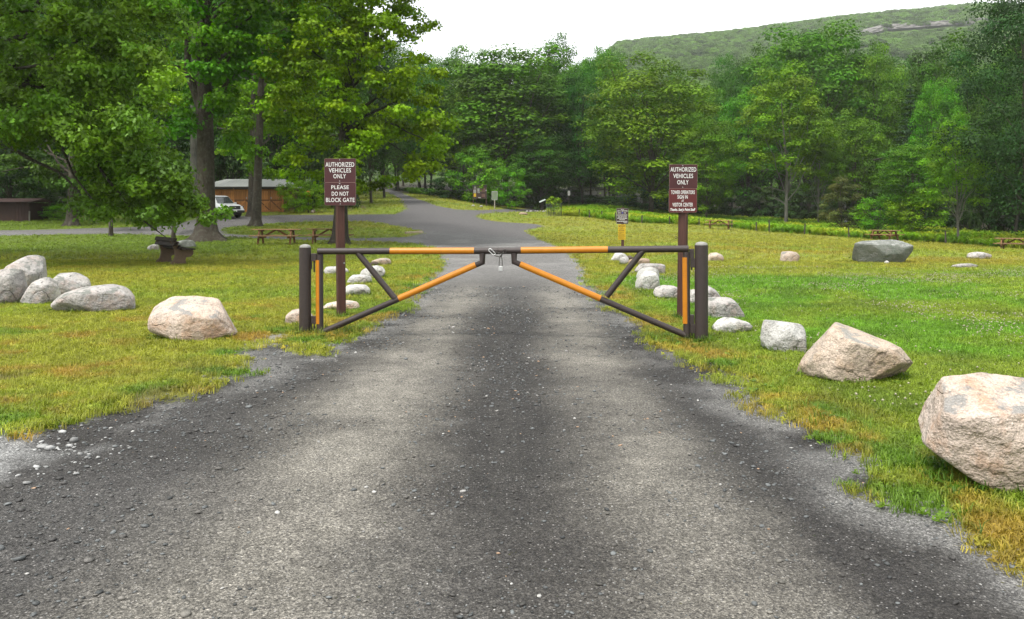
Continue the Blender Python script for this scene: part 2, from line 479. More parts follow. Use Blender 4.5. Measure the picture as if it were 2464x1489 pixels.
# ---------------------------------------------------------------- gate
M_STEEL = paint('brown_gate_paint', (0.030, 0.022, 0.020), 0.5, 0.3, 14, 0.4, 0.25, dirt=(0.085, 0.045, 0.025))
M_TAPE = paint('orange_reflective_tape', (0.40, 0.145, 0.003), 0.4, 0.22, 14, 0.4, 0.08, dirt=(0.24, 0.095, 0.012))
M_CONC = paint('weathered_concrete', (0.24, 0.235, 0.215), 0.9, 0.4, 22, 0.2, 0.6, dirt=(0.09, 0.09, 0.08))
M_CHAIN = paint('dark_chain_steel', (0.06, 0.055, 0.05), 0.35, 0.3, 40, 0.5, 0.1, 0.7)
M_ZINC = paint('bright_zinc', (0.55, 0.55, 0.54), 0.3, 0.15, 40, 0.5, 0.05, 0.6)
PA, PB = at(734, 802), at(1687, 820)
GN_ = Vector((-(PB.y - PA.y), PB.x - PA.x, 0)).normalized()      # away from the camera
def gp(px, py):
    u = (px - CX) / F
    y = (GN_.x * PA.x + GN_.y * PA.y) / (GN_.x * u + GN_.y)
    return up(px, py, y)
GD = (PB - PA); GD.z = 0; GD.normalize()

def gate_post(base_, top_py, rad, label):
    h = CH - (top_py - HY) / F * base_.y - base_.z
    t = empty('gate_post', base_, label, 'gate post', 'pipe posts carrying the gate')
    m = MB(); m.tube([(0, 0, -0.3), (0, 0, h - 0.035)], rad, 32)
    m.build('pipe', M_STEEL, t)
    d = MB()
    n = 32; ring = []
    for i, (rr, zz) in enumerate(((rad - 0.006, -0.03), (rad - 0.006, -0.004), (rad * 0.9, 0.014), (rad * 0.7, 0.028), (rad * 0.35, 0.037), (0.004, 0.04))):
        ring += [(rr * math.cos(2 * math.pi * j / n), rr * math.sin(2 * math.pi * j / n), h - 0.03 + zz) for j in range(n)]
    d.add(ring, [(i * n + j, i * n + (j + 1) % n, (i + 1) * n + (j + 1) % n, (i + 1) * n + j) for i in range(5) for j in range(n)], True)
    d.build('concrete_cap', M_CONC, t)
    return t
lp = gate_post(PA, 589, 0.079, 'brown steel pipe post with concrete cap at left end of the gate')
rp = gate_post(PB, 583, 0.083, 'brown steel pipe post with concrete cap at right end of the gate')

RB = 0.043
def half_shell(a, b, rad, toward, span=62, n=12):
    a, b = Vector(a), Vector(b)
    t = (b - a).normalized()
    f = Vector(toward); f = (f - t * f.dot(t)).normalized(); s = t.cross(f)
    m = MB(); vs = []
    for p in (a, b):
        for r_ in (rad + 0.0025, rad - 0.002):
            for j in range(n + 1):
                q = R(-span + 2 * span * j / n)
                vs.append(p + (f * math.cos(q) + s * math.sin(q)) * r_)
    N = n + 1
    fs = []; sm = []
    for j in range(n):
        fs.append((j, j + 1, 2 * N + j + 1, 2 * N + j))
    m.add(vs, fs, True)
    m.add(vs, [(N + j, 3 * N + j, 3 * N + j + 1, N + j + 1) for j in range(n)])
    m.add(vs, [(j, N + j, N + j + 1, j + 1) for j in range(n)] + [(2 * N + j, 2 * N + j + 1, 3 * N + j + 1, 3 * N + j) for j in range(n)])
    m.add(vs, [(0, 2 * N, 3 * N, N), (n, N + n, 3 * N + n, 2 * N + n)])
    return m
def leaf(label, top, vert, elbow, brace, tapes, hinge_side, post_c, hinges):
    o = top[0]
    t = empty('gate_leaf', Vector(o), label, 'gate', 'swing leaves of the gate')
    loc = lambda p: Vector(p) - Vector(o)
    m = MB(); m.tube([loc(p) for p in top], RB, 24); m.build('top_rail', M_STEEL, t)
    m = MB(); m.tube([loc(p) for p in vert], RB, 24); m.build('hinge_stile', M_STEEL, t)
    m = MB(); m.tube([loc(p) for p in elbow], RB * 0.95, 24); m.build('diagonal_rail', M_STEEL, t)
    m = MB(); m.tube([loc(p) for p in brace], RB * 0.93, 24); m.build('brace', M_STEEL, t)
    for a, b in tapes:
        half_shell(loc(a), loc(b), RB, (-GN_.x, -GN_.y, 0.25)).build('reflective_strip', M_TAPE, t)
    for (ya, yb) in hinges:
        sx = vert[0]
        xg = gp(hinge_side[0], ya); xp = gp(hinge_side[1], ya)
        rotm = Matrix((GD, GN_, Vector((0, 0, 1)))).transposed()
        c1 = (gp(hinge_side[0], ya) + gp(hinge_side[1], yb)) / 2
        m = MB(); m.box(loc(c1), ((gp(hinge_side[1], ya) - gp(hinge_side[0], ya)).length, 0.045, abs(gp(0, ya).z - gp(0, yb).z)), rotm, 0.004)
        m.build('hinge_plate', M_STEEL, t)
        c2 = c1 - Vector((0, 0, abs(gp(0, ya).z - gp(0, yb).z)))
        mid = (hinge_side[1] + post_c) / 2
        w2 = abs(gp(mid, ya).x - gp(hinge_side[0], ya).x)
        off = GD * ((gp(mid, ya) - gp(hinge_side[1], ya)).dot(GD)) * 0.5
        m = MB(); m.box(loc(c2 + off), (w2 * 0.75, 0.045, abs(gp(0, ya).z - gp(0, yb).z)), rotm, 0.004)
        m.tube([loc(c2 + Vector((0, 0, -0.09))), loc(c1 + Vector((0, 0, 0.03)))], 0.011, 10)
        m.build('hinge_pin', M_STEEL, t)
    return t
dz = Vector((0, 0, 0))
LT = [gp(771, 604), gp(1198.2, 603.2)]
leafL = leaf('left leaf of brown pipe gate with orange reflective strips',
     [gp(765, 604.5), gp(1198.0, 603.2)], [gp(769.5, 612), gp(770, 803)], [gp(774, 800), gp(1160, 631), gp(1160.5, 609)],
     [gp(861, 609), gp(950, 718)],
     [(gp(939, 604), gp(1141, 603.4)), (gp(767.5, 625.5), gp(768, 778.5)), (gp(960, 718.5), gp(1145, 637.5))],
     (749.5, 762.0), 735, [(610, 628), (760, 778)])
leafR = leaf('right leaf of brown pipe gate with orange reflective strips',
     [gp(1656, 598.5), gp(1199.0, 603.2)], [gp(1651, 606), gp(1652, 811)], [gp(1648, 806), gp(1237, 630), gp(1236.5, 609)],
     [gp(1546, 603), gp(1459, 713)],
     [(gp(1253.5, 602.4), gp(1462, 600.4)), (gp(1648.5, 619), gp(1649.5, 778)), (gp(1251, 636), gp(1444, 718.5))],
     (1657.5, 1669.5), 1687, [(600, 620), (758, 778)])

# chain between the leaves, padlock hanging from it
tw = -GN_ * (RB + 0.02)
def cp(px, py, o=0.0): return gp(px, py) + tw - GN_ * o
def chain_link(a, b, wdt, rad, flat):
    a, b = Vector(a), Vector(b)
    t = (b - a).normalized(); s = t.cross(GN_).normalized() if flat else GN_.copy()
    s = (s - t * s.dot(t)).normalized()
    h = wdt / 2
    pts = []
    for i in range(9): q = math.pi * i / 8; pts.append(b - t * h + (t * math.sin(q) + s * math.cos(q)) * h)
    for i in range(9): q = math.pi * i / 8; pts.append(a + t * h - (t * math.sin(q) + s * math.cos(q)) * h)
    pts += pts[:2]
    m = MB(); m.tube([p - CO for p in pts], rad, 8, False); return m
CO = cp(1205, 615)
ch = empty('gate_chain', CO, 'short dark steel chain joining the two gate leaves', 'chain')
chain_link(cp(1188.5, 600.5), cp(1191, 609), 0.034, 0.006, True).build('staple_ring', M_CHAIN, ch)
chain_link(cp(1178, 598.8), cp(1192, 612), 0.036, 0.0062, True).build('snap_link', M_ZINC, ch)
chain_link(cp(1188.5, 609), cp(1208.5, 614), 0.050, 0.0056, True).build('link', M_CHAIN, ch)
chain_link(cp(1206, 615.5, .004), cp(1213.5, 605.5, .004), 0.036, 0.0056, False).build('link', M_CHAIN, ch)
chain_link(cp(1210, 609), cp(1219, 600), 0.040, 0.0056, True).build('link', M_CHAIN, ch)
PO = cp(1206, 630)
pl = empty('padlock', PO, 'silver padlock hanging from the chain at the middle of the gate', 'padlock')
b1, b0 = cp(1206, 631.5), cp(1206, 653)
m = MB(); m.box(cp(1206, 645.3) - PO, (0.053, 0.026, 0.062), None, 0.005); m.build('lock_body', M_ZINC, pl)
sh = [cp(1202.3, 639.6), cp(1202.3, 629), cp(1203.3, 621), cp(1204.6, 615.5), cp(1206, 614), cp(1207.4, 615.5), cp(1208.7, 621), cp(1209.7, 629), cp(1209.7, 639.6)]
m = MB(); m.tube([p - PO for p in sh], 0.0048, 10); m.build('shackle', M_CHAIN, pl)

# ---------------------------------------------------------------- lettering and signs
M_WHITE = paint('white_letter_paint', (0.62, 0.62, 0.6), 0.5, 0.08, 30, 0.3, 0.02)
M_PANEL = paint('maroon_sign_panel', (0.046, 0.0085, 0.0095), 0.5, 0.3, 6, 0.4, 0.03, dirt=(0.05, 0.015, 0.014))
M_PANEL2 = paint('red_brown_sign_panel', (0.078, 0.009, 0.009), 0.5, 0.25, 6, 0.4, 0.03)
M_POST = wood('brown_painted_post', (0.044, 0.018, 0.013), (0.066, 0.028, 0.020), 2, 0.7)
M_DARKP = paint('dark_brown_panel', (0.035, 0.017, 0.014), 0.5, 0.2, 6, 0.4, 0.03)
M_YEL = paint('yellow_sign_panel', (0.48, 0.31, 0.008), 0.45, 0.15, 8, 0.4, 0.03)
M_BLK = paint('black_letter_paint', (0.02, 0.016, 0.012), 0.5, 0.1, 20, 0.3, 0.02)
M_GALV = paint('galvanised_steel', (0.3, 0.31, 0.31), 0.4, 0.2, 30, 0.5, 0.05, 0.5)
M_EDGE = paint('pale_worn_edge', (0.22, 0.15, 0.13), 0.6, 0.3, 30, 0.3, 0.05)

def text_mesh(s, wdt, hgt, bold=0.006, shear=0.0, thick=0.002):
    cu = bpy.data.curves.new('lettering', 'FONT')
    cu.body = s; cu.size = 1.0; cu.offset = bold; cu.shear = shear; cu.space_character = 1.06
    cu.extrude = 0.02; cu.resolution_u = 3
    ob = bpy.data.objects.new('lettering', cu)
    COL.objects.link(ob)
    dg = bpy.context.evaluated_depsgraph_get()
    me = bpy.data.meshes.new_from_object(ob.evaluated_get(dg))
    bpy.data.objects.remove(ob)
    n = len(me.vertices); co = np.zeros(n * 3, np.float32); me.vertices.foreach_get('co', co); co = co.reshape(-1, 3)
    lo, hi = co.min(0), co.max(0)
    out = np.zeros_like(co)
    out[:, 0] = ((co[:, 0] - lo[0]) / (hi[0] - lo[0]) - 0.5) * wdt
    out[:, 2] = ((co[:, 1] - lo[1]) / (hi[1] - lo[1]) - 0.5) * hgt
    out[:, 1] = -(co[:, 2] - lo[2]) / (hi[2] - lo[2]) * thick
    me.vertices.foreach_set('co', out.ravel()); me.update()
    me.name = 'lettering'
    return me
def round_rect(x0, x1, z0, z1, r, n=5):
    pts = []
    for cx_, cz_, a0 in ((x1 - r, z1 - r, 0), (x0 + r, z1 - r, 90), (x0 + r, z0 + r, 180), (x1 - r, z0 + r, 270)):
        for i in range(n + 1):
            q = R(a0 + 90 * i / n); pts.append((cx_ + r * math.cos(q), cz_ + r * math.sin(q)))
    return pts
class Sign:                                       # works in picture units on the upright plane at distance Y
    def __init__(s, root, Y): s.root = root; s.Y = Y; s.o = root.location.copy()
    def p(s, px, py, dy=0.0): v = up(px, py, s.Y) - s.o; v.y += dy; return v
    def panel(s, x0, x1, y0, y1, m, r=0.02, th=0.006, name='panel', edge=None, dy=0.0, label=None):
        a = s.p(x0, y1); b = s.p(x1, y0)
        mb = MB(); mb.prism(round_rect(a.x, b.x, a.z, b.z, r), dy, dy + th)
        o = mb.build(name, m, s.root)
        if label: o['label'] = label
        if edge is not None:
            e = 0.0035
            mb = MB(); mb.prism(round_rect(a.x - e, b.x + e, a.z - e, b.z + e, r + e), dy + 0.0015, dy + th - 0.0005)
            mb.build('edge', edge, o)
        return o
    def text(s, par, st, x0, x1, y0, y1, m, bold=0.006, shear=0.0, dy=-0.001):
        a = s.p(x0, y1); b = s.p(x1, y0)
        me = text_mesh(st, b.x - a.x, b.z - a.z, bold, shear)
        o = link('lettering', me, m, par, ((a.x + b.x) / 2, dy, (a.z + b.z) / 2))
        return o
    def bolt(s, par, px, py, m, r=0.008, dy=0.0):
        c = s.p(px, py)
        mb = MB(); mb.tube([(c.x, dy - 0.006, c.z), (c.x, dy + 0.002, c.z)], r, 8); mb.build('bolt', m, par)

def wooden_post(root, wdt, h, rz, m, cham=0.018, tilt=0.0):
    q = wdt / 2; c = cham
    poly = [(q, -q + c), (q, q - c), (q - c, q), (-q + c, q), (-q, q - c), (-q, -q + c), (-q + c, -q), (q - c, -q)]
    vs = [(x, y, -0.3) for x, y in poly] + [(x, y, h) for x, y in poly]
    mb = MB(); mb.add(vs, [tuple(reversed(range(8))), tuple(range(8, 16))] + [(i, (i + 1) % 8, (i + 1) % 8 + 8, i + 8) for i in range(8)])
    o = mb.build('post', m, root, (0, wdt * 0.72, 0), (0, tilt, rz))
    return o

b = at(818, 763)
t = empty('sign_post', b, 'maroon sign on square post reading authorized vehicles only, please do not block gate', 'sign', 'maroon signs behind the gate')
sg = Sign(t, b.y)
wooden_post(t, 0.128, up(0, 390, b.y).z - b.z, R(24), M_POST, 0.016, R(-0.7))
p1 = sg.panel(780.8, 855, 382, 438.4, M_PANEL, 0.004, edge=M_EDGE, name='upper_panel')
for st, x0, x1, y0, y1 in (('AUTHORIZED', 783, 852, 390.3, 401.3), ('VEHICLES', 791, 844.2, 404.6, 415), ('ONLY', 802, 832, 418.6, 429)):
    sg.text(p1, st, x0, x1, y0, y1, M_WHITE)
p2 = sg.panel(781, 855.4, 439.4, 493.5, M_PANEL, 0.022, edge=M_EDGE, name='lower_panel')
for st, x0, x1, y0, y1 in (('PLEASE', 797, 839, 446, 455), ('DO NOT', 798, 838.4, 461, 471), ('BLOCK GATE', 784.3, 853, 475.8, 486)):
    sg.text(p2, st, x0, x1, y0, y1, M_WHITE)
sg.bolt(p1, 817, 384.6, M_GALV); sg.bolt(p1, 817, 435.5, M_GALV); sg.bolt(p2, 817, 441.5, M_GALV, 0.01); sg.bolt(p2, 818.6, 490.6, M_GALV)
sg.bolt(t.children[0], 827, 633, M_GALV, 0.012, 0.03)

b = at(1643, 767)
t = empty('sign_post', b, 'maroon sign on square post reading authorized vehicles only, tower operators sign in at visitor center', 'sign', 'maroon signs behind the gate')
sg = Sign(t, b.y)
wooden_post(t, 0.135, up(0, 405, b.y).z - b.z, R(-20), M_POST, 0.016, R(0.8))
p1 = sg.panel(1610.3, 1677, 396, 452.8, M_PANEL, 0.004, edge=M_EDGE, name='upper_panel', dy=-0.001)
for st, x0, x1, y0, y1 in (('AUTHORIZED', 1612.5, 1674.6, 402.3, 413), ('VEHICLES', 1619.3, 1667, 418, 428.4), ('ONLY', 1629, 1656, 433.2, 443.8)):
    sg.text(p1, st, x0, x1, y0, y1, M_WHITE, dy=-0.002)
p2 = sg.panel(1609.4, 1675.8, 453.6, 511, M_PANEL2, 0.022, edge=M_EDGE, name='lower_panel', label='redder lower panel')
for st, x0, x1, y0, y1, sh_, bo in (('TOWER OPERATORS', 1614, 1671, 458, 467, 0, 0.01), ('SIGN IN', 1629.4, 1654, 469.4, 478.2, 0, 0.01), ('AT', 1639.3, 1645, 480.3, 485.6, 0, 0.01),
                           ('VISITOR CENTER', 1617.5, 1666.6, 487.8, 497, 0, 0.01), ("Thanks, Sam's Point Staff", 1612.2, 1672.4, 500.6, 508.4, 0.25, 0.03)):
    sg.text(p2, st, x0, x1, y0, y1, M_WHITE, bo, sh_)
sg.bolt(p1, 1642, 398.6, M_GALV); sg.bolt(p1, 1642, 450.3, M_GALV); sg.bolt(p2, 1641, 508.8, M_GALV)
c = sg.p(1629, 571.6)
mb = MB(); mb.tube([(c.x + 0.018 * math.cos(q), 0.09, c.z + 0.018 * math.sin(q)) for q in np.linspace(0, 2 * math.pi, 17)], 0.004, 6, False)
mb.tube([(c.x + 0.016, 0.09, c.z - 0.008), (c.x + 0.05, 0.095, c.z - 0.012)], 0.004, 6); mb.build('eye_bolt', M_CHAIN, t)

# small sign pair on a thin post in the lawn
b = at(1498, 606)
t = empty('sign_post', b, 'small thin post with dark brown rules sign above yellow bicyclists sign on right lawn', 'sign')
sg = Sign(t, b.y)
mb = MB(); mb.box((0, 0.05, (up(0, 499, b.y).z - b.z) / 2 - 0.1), (0.115, 0.06, up(0, 499, b.y).z - b.z + 0.2), None, 0.004); mb.build('post', M_POST, t)
p1 = sg.panel(1483, 1511.2, 501.6, 538.5, M_DARKP, 0.03, edge=M_WHITE, name='brown_panel')
rows = [('THIS IS A', 1493, 1501, 503.2, 505.2), ('CARRY IN - CARRY OUT PARK', 1484.6, 1509.6, 506.3, 508.6), ('PROTECT', 1486, 1493.5, 511.2, 513.4), ('TODAY', 1500.4, 1506, 511.2, 513.4),
        ('PLEASE CARRY OUT YOUR', 1486.4, 1507.6, 520.7, 522.7), ('REFUSE LITTER AND GARBAGE', 1485, 1508.8, 524.0, 526.2), ('THANK YOU', 1499.6, 1509.2, 534.8, 536.6)]
for st, x0, x1, y0, y1 in rows: sg.text(p1, st, x0, x1, y0, y1, M_WHITE, 0.03)
M_BLUE = paint('blue_emblem_paint', (0.05, 0.05, 0.22), 0.5)
a = sg.p(1497.2, 512.2); mb = MB()
mb.prism([(a.x + x, a.z + z) for x, z in ((-0.034, 0.04), (0.034, 0.04), (0.034, -0.01), (0.02, -0.032), (0, -0.042), (-0.02, -0.032), (-0.034, -0.01))], -0.003, 0.001)
mb.build('emblem', M_BLUE, p1)
def dashes(sgn, par, x0, x1, yc, hh, m, seed, dy=-0.0025):
    r_ = random.Random(seed); x = x0; mb = MB()
    while x < x1 - 0.3:
        w_ = min(r_.uniform(0.5, 2.4), x1 - x)
        a = sgn.p(x, yc + hh / 2); b_ = sgn.p(x + w_ * 0.82, yc - hh / 2)
        mb.prism([(a.x, a.z), (b_.x, a.z), (b_.x, b_.z), (a.x, b_.z)], dy, 0.001)
        x += w_ + 0.25
    mb.build('small_print', m, par)
dashes(sg, p1, 1484.6, 1509.3, 517.3, 1.5, M_WHITE, 1); dashes(sg, p1, 1490, 1503.5, 528.6, 1.3, M_WHITE, 2); dashes(sg, p1, 1484.4, 1509.6, 532.4, 1.5, M_WHITE, 3)
p2 = sg.panel(1486.8, 1504.6, 540, 576.6, M_YEL, 0.02, name='yellow_panel')
for st, x0, x1, y0, y1 in (('BICYCLISTS', 1488.6, 1503, 542, 545.6), ('YOU ARE', 1492.5, 1499, 547, 549), ('REQUIRED TO', 1489.6, 1501, 550.2, 552.4), ('WEAR HELMETS', 1488, 1501.2, 553.8, 556)):
    sg.text(p2, st, x0, x1, y0, y1, M_BLK, 0.03)
for i, (x0, x1) in enumerate(((1487.6, 1501), (1488.6, 1496), (1488, 1502), (1488, 1502.6), (1487.6, 1503.6), (1487.6, 1502.4), (1488.4, 1500), (1487.8, 1502.8))):
    dashes(sg, p2, x0, x1, 558.8 + i * 2.25, 0.9, M_BLK, 20 + i)
# ---------------------------------------------------------------- boulders
def rock_mat(name, a, b, c, dark, lichen=None, pink=0.5, sp=0.35):
    k = NT(name)
    co = k.coord()
    n1 = k.noise(co, 1.1, 4, 0.6); n2 = k.noise(co, 3.6, 5, 0.65); n3 = k.noise(co, 22, 4, 0.6); n4 = k.noise(co, 75, 3)
    oi = k.n('ShaderNodeObjectInfo').outputs['Random']
    col = k.mix(k.ramp(n1, [(0.38, 0.0), (0.62, 1.0)]), a, b)
    col = k.mix(k.ramp(n2, [(0.5, 0.0), (0.66, pink)]), col, c)
    mpv = k.n('ShaderNodeMapping', Vector=co, Rotation=(0.5, 0.3, 0.7), Scale=(1.6, 1.6, 5.0)).outputs[0]
    band = k.noise(mpv, 1.6, 4, 0.65)
    col = k.mix(k.ramp(band, [(0.57, 0.0), (0.70, 0.4)]), col, dark)
    col = k.mix(k.ramp(n3, [(0.56, 0.0), (0.7, sp)]), col, dark)
    crk = k.n('ShaderNodeTexVoronoi', Vector=k.mix(0.3, mpv, k.noise(co, 3.0, 5, out='Color')), Scale=0.9, _feature='DISTANCE_TO_EDGE').outputs['Distance']
    crm = k.math('MULTIPLY', k.ramp(crk, [(0.0, 1.0), (0.016, 0.0)]), k.ramp(k.noise(co, 2.2, 3), [(0.46, 0.0), (0.58, 1.0)]))
    col = k.mix(k.math('MULTIPLY', crm, k.ramp(n2, [(0.42, 0.0), (0.6, 0.8)])), col, dark)
    st_ = k.noise(co, 1.8, 5, 0.7)
    col = k.mix(k.ramp(st_, [(0.55, 0.0), (0.72, 0.5)]), col, (dark[0] * 1.6 + c[0] * .35, dark[1] * 1.6 + c[1] * .3, dark[2] * 1.6 + c[2] * .25))
    if lichen is not None:
        nz = k.n('ShaderNodeSeparateXYZ', Vector=k.n('ShaderNodeNewGeometry').outputs['Normal']).outputs[2]
        l = k.math('MULTIPLY', k.ramp(nz, [(0.35, 0.0), (0.8, 1.0)]), k.ramp(k.noise(co, 4.5, 5, 0.7), [(0.5, 0.0), (0.57, 0.85)]))
        col = k.mix(l, col, lichen)
    col = k.mix(1.0, col, k.ramp(n4, [(0.3, 0.7), (0.7, 1.25)]), 'MULTIPLY')
    v = k.math('MULTIPLY_ADD', oi, 0.3); k.t.nodes[-1].inputs[2].default_value = 0.85
    col = k.mix(1.0, col, v, 'MULTIPLY')
    h = k.math('ADD', k.math('MULTIPLY', n3, 0.5), k.math('ADD', k.math('MULTIPLY', n4, 0.2), k.math('MULTIPLY', band, 0.35)))
    h = k.math('ADD', h, k.math('ADD', k.math('MULTIPLY', k.noise(co, 8.0, 4, 0.6), 1.3), k.math('MULTIPLY', crm, -0.35)))
    return k.pbr(col, 0.85, 0.25, k.bump(h, 0.8, 0.05))
RM = {
 'white': rock_mat('white_quartz_stone', (0.43, 0.42, 0.395), (0.33, 0.32, 0.30), (0.30, 0.26, 0.22), (0.07, 0.068, 0.06), (0.20, 0.20, 0.185), 0.5, 0.5),
 'grey': rock_mat('grey_lichen_stone', (0.41, 0.38, 0.355), (0.24, 0.232, 0.222), (0.38, 0.30, 0.265), (0.045, 0.046, 0.044), (0.15, 0.16, 0.14), 0.7, 0.75),
 'pink': rock_mat('pink_conglomerate', (0.50, 0.42, 0.36), (0.42, 0.33, 0.26), (0.40, 0.235, 0.14), (0.12, 0.09, 0.065), (0.22, 0.22, 0.21), 0.7, 0.5),
 'tan': rock_mat('tan_conglomerate', (0.42, 0.345, 0.28), (0.32, 0.25, 0.19), (0.36, 0.245, 0.15), (0.055, 0.042, 0.036), (0.20, 0.20, 0.185), 0.5, 0.55),
 'brown': rock_mat('brown_stone', (0.30, 0.215, 0.15), (0.25, 0.19, 0.14), (0.33, 0.24, 0.17), (0.07, 0.05, 0.04)),
 'moss': rock_mat('grey_green_boulder', (0.175, 0.185, 0.16), (0.135, 0.15, 0.125), (0.21, 0.205, 0.185), (0.05, 0.054, 0.05), (0.34, 0.34, 0.32), 0.6, 0.5),
 'dark': rock_mat('dark_brown_stone', (0.07, 0.05, 0.035), (0.05, 0.04, 0.03), (0.09, 0.07, 0.05), (0.02, 0.018, 0.015)),
}
_ico = {}
def ico(n):
    if n not in _ico:
        bm = bmesh.new(); bmesh.ops.create_icosphere(bm, subdivisions=n, radius=1)
        bm.verts.index_update()
        _ico[n] = (np.array([v.co[:] for v in bm.verts]), np.array([[v.index for v in f.verts] for f in bm.faces])); bm.free()
    return _ico[n]
def n3(p, s, seed):                               # cheap 3-D noise from three planes
    a = fbm(seed % 12, p[:, 0] / s + 9.1 * seed, p[:, 1] / s + p[:, 2] * 0.37 / s, 1.0, 4)
    b_ = fbm((seed + 3) % 12, p[:, 1] / s + 4.7 * seed, p[:, 2] / s - p[:, 0] * 0.31 / s, 1.0, 4)
    c = fbm((seed + 6) % 12, p[:, 2] / s + 2.3 * seed, p[:, 0] / s + p[:, 1] * 0.29 / s, 1.0, 4)
    return (a + b_ + c) / 3 - 0.5
def rock_mesh(pts, sub, seed, p=14, amp=0.07, ns=0.5):
    bm = bmesh.new()
    for q in pts: bm.verts.new(q)
    bmesh.ops.convex_hull(bm, input=bm.verts)
    bm.normal_update()
    cen = np.mean([v.co[:] for v in bm.verts], axis=0)
    Ns = []; Hs = []
    for f in bm.faces:
        n = np.array(f.normal[:]); h = float(np.dot(np.array(f.verts[0].co[:]) - cen, n))
        if h < 0: n, h = -n, -h
        if h > 1e-4: Ns.append(n); Hs.append(h)
    bm.free()
    A_ = np.round(np.hstack([np.array(Ns), np.array(Hs)[:, None] * 3]), 2); _, ui = np.unique(A_, axis=0, return_index=True)
    Ns = [Ns[i] for i in ui]; Hs = [Hs[i] for i in ui]
    P0 = np.array(pts); lo0, hi0 = P0.min(0), P0.max(0)
    D, Fc = ico(sub)
    size = max(np.ptp(P0, axis=0)); p = p * 3
    Q = np.maximum(D @ np.array(Ns).T, 1e-6) / np.array(Hs)
    r_ = (Q ** p).sum(1) ** (-1.0 / p)
    V = D * r_[:, None]
    rg = np.random.default_rng(seed * 13 + 1)
    for _ in range(9):                           # chips knocked off the corners
        nn = rg.normal(size=3); nn /= np.linalg.norm(nn); sp_ = V @ nn
        Ns.append(nn); Hs.append(float(sp_.max()) * rg.uniform(0.74, 0.93))
    Q = np.maximum(D @ np.array(Ns).T, 1e-6) / np.array(Hs)
    V = D * ((Q ** p).sum(1) ** (-1.0 / p))[:, None]
    rdg = 1 - np.abs(2 * n3(V / size, ns * 0.5, seed + 1)) * 4
    d = n3(V / size, ns, seed) * amp * 1.6 - np.maximum(rdg, 0) ** 3 * amp * 0.35 + n3(V / size, ns * 0.28, seed + 4) * amp * 0.85 + n3(V / size, ns * 0.09, seed + 8) * amp * 0.42
    Vs = V / size; lay = np.sin((Vs @ np.array([0.35, 0.2, 1.0])) * 26 + 5 * n3(Vs, 0.6, seed + 2) * 6)
    d = d - np.maximum(0, lay - 0.75) * amp * 0.28
    V = V * (1 + d[:, None]) + cen
    lo, hi = V.min(0), V.max(0)
    V = lo0 + (V - lo) / (hi - lo) * (hi0 - lo0)
    me = np_mesh('rock', V, Fc.ravel(), np.arange(len(Fc)) * 3, True)
    return me
GENERIC = [[(0, .08), (.06, .55), (.28, .95), (.62, 1), (.9, .7), (1, .3), (.96, 0), (.04, 0)],
           [(0, .0), (.03, .6), (.15, .93), (.5, 1), (.86, .92), (.99, .55), (1, 0)],
           [(0, .1), (.12, .6), (.4, .88), (.7, 1), (.93, .78), (1, .25), (.95, 0), (.05, 0)],
           [(0, .05), (.1, .75), (.35, 1), (.6, .92), (.85, .6), (1, .15), (.97, 0)]]
def rock(label, box, kind, shape=0, seed=1, sub=4, depth=0.8, base=None, group='stones on the grass', sil=None, amp=0.07, p=14, name='boulder', fx=0.62, tilt=0.0, sink=0.07, hull=None):
    x0, x1, y0, y1 = box
    b_ = at((x0 + x1) / 2, base if base is not None else y1)
    k_ = b_.y / F
    W, H = (x1 - x0) * k_, (y1 - y0) * k_
    dp = depth * min(W, 2.4 * H) / 2
    s_ = sil if sil is not None else [(x, z) for x, z in GENERIC[shape]]
    r_ = random.Random(seed)
    pts = []
    for (x, z) in s_:
        px_, pz_ = (x - 0.5) * W, z * H - (sink * H if z < 0.12 else 0)
        pts.append((px_, 0 + r_.uniform(-.1, .1) * dp, pz_))
        for sgn in (-1, 1):
            f_ = fx * r_.uniform(0.9, 1.12)
            pts.append((px_ * f_ + r_.uniform(-.06, .06) * W, sgn * dp * r_.uniform(0.85, 1.1), max(min(pz_, H * (0.9 + tilt * sgn)) - (0.14 * H if z > .7 and sgn < 0 else 0), -sink * H)))
    if hull is not None: pts = [((x - 0.5) * W, d * dp, z * H) for x, z, d in hull]
    me = rock_mesh(pts, sub, seed, p, amp)
    o = link(name, me, RM[kind], None, (b_.x, b_.y + dp * 0.55, b_.z))
    return tag(o, label, 'boulder' if name == 'boulder' else name, group)
GL, GR, GM = 'boulders edging the left lawn', 'boulders edging the right lawn', 'stones beside the left road edge'
rock('tall pale grey boulder at the back of the left cluster', (-8, 99, 615, 702), 'grey', 2, 3, 5, 0.8, group=GL)
rock('rounded grey boulder cut off by the left picture edge', (-30, 47, 646, 732), 'grey', 1, 5, 5, 0.9, group=GL)
rock('grey boulder between the left edge one and the low long layered one', (45, 124, 668, 732), 'grey', 2, 8, 5, 0.9, group=GL)
rock('low pinkish grey boulder behind the long layered one', (98, 203, 657, 712), 'grey', 0, 11, 4, 0.9, group=GL)
rock('long grey layered boulder with a dark crack, right end of the left cluster', (113, 311, 687, 751), 'grey', 3, 14, 5, 0.75, group=GL, sil=[(0, .25), (.08, .6), (.3, .85), (.68, 1), (.78, .8), (.95, .72), (1, .4), (.97, 0), (.08, .1)], amp=0.1)
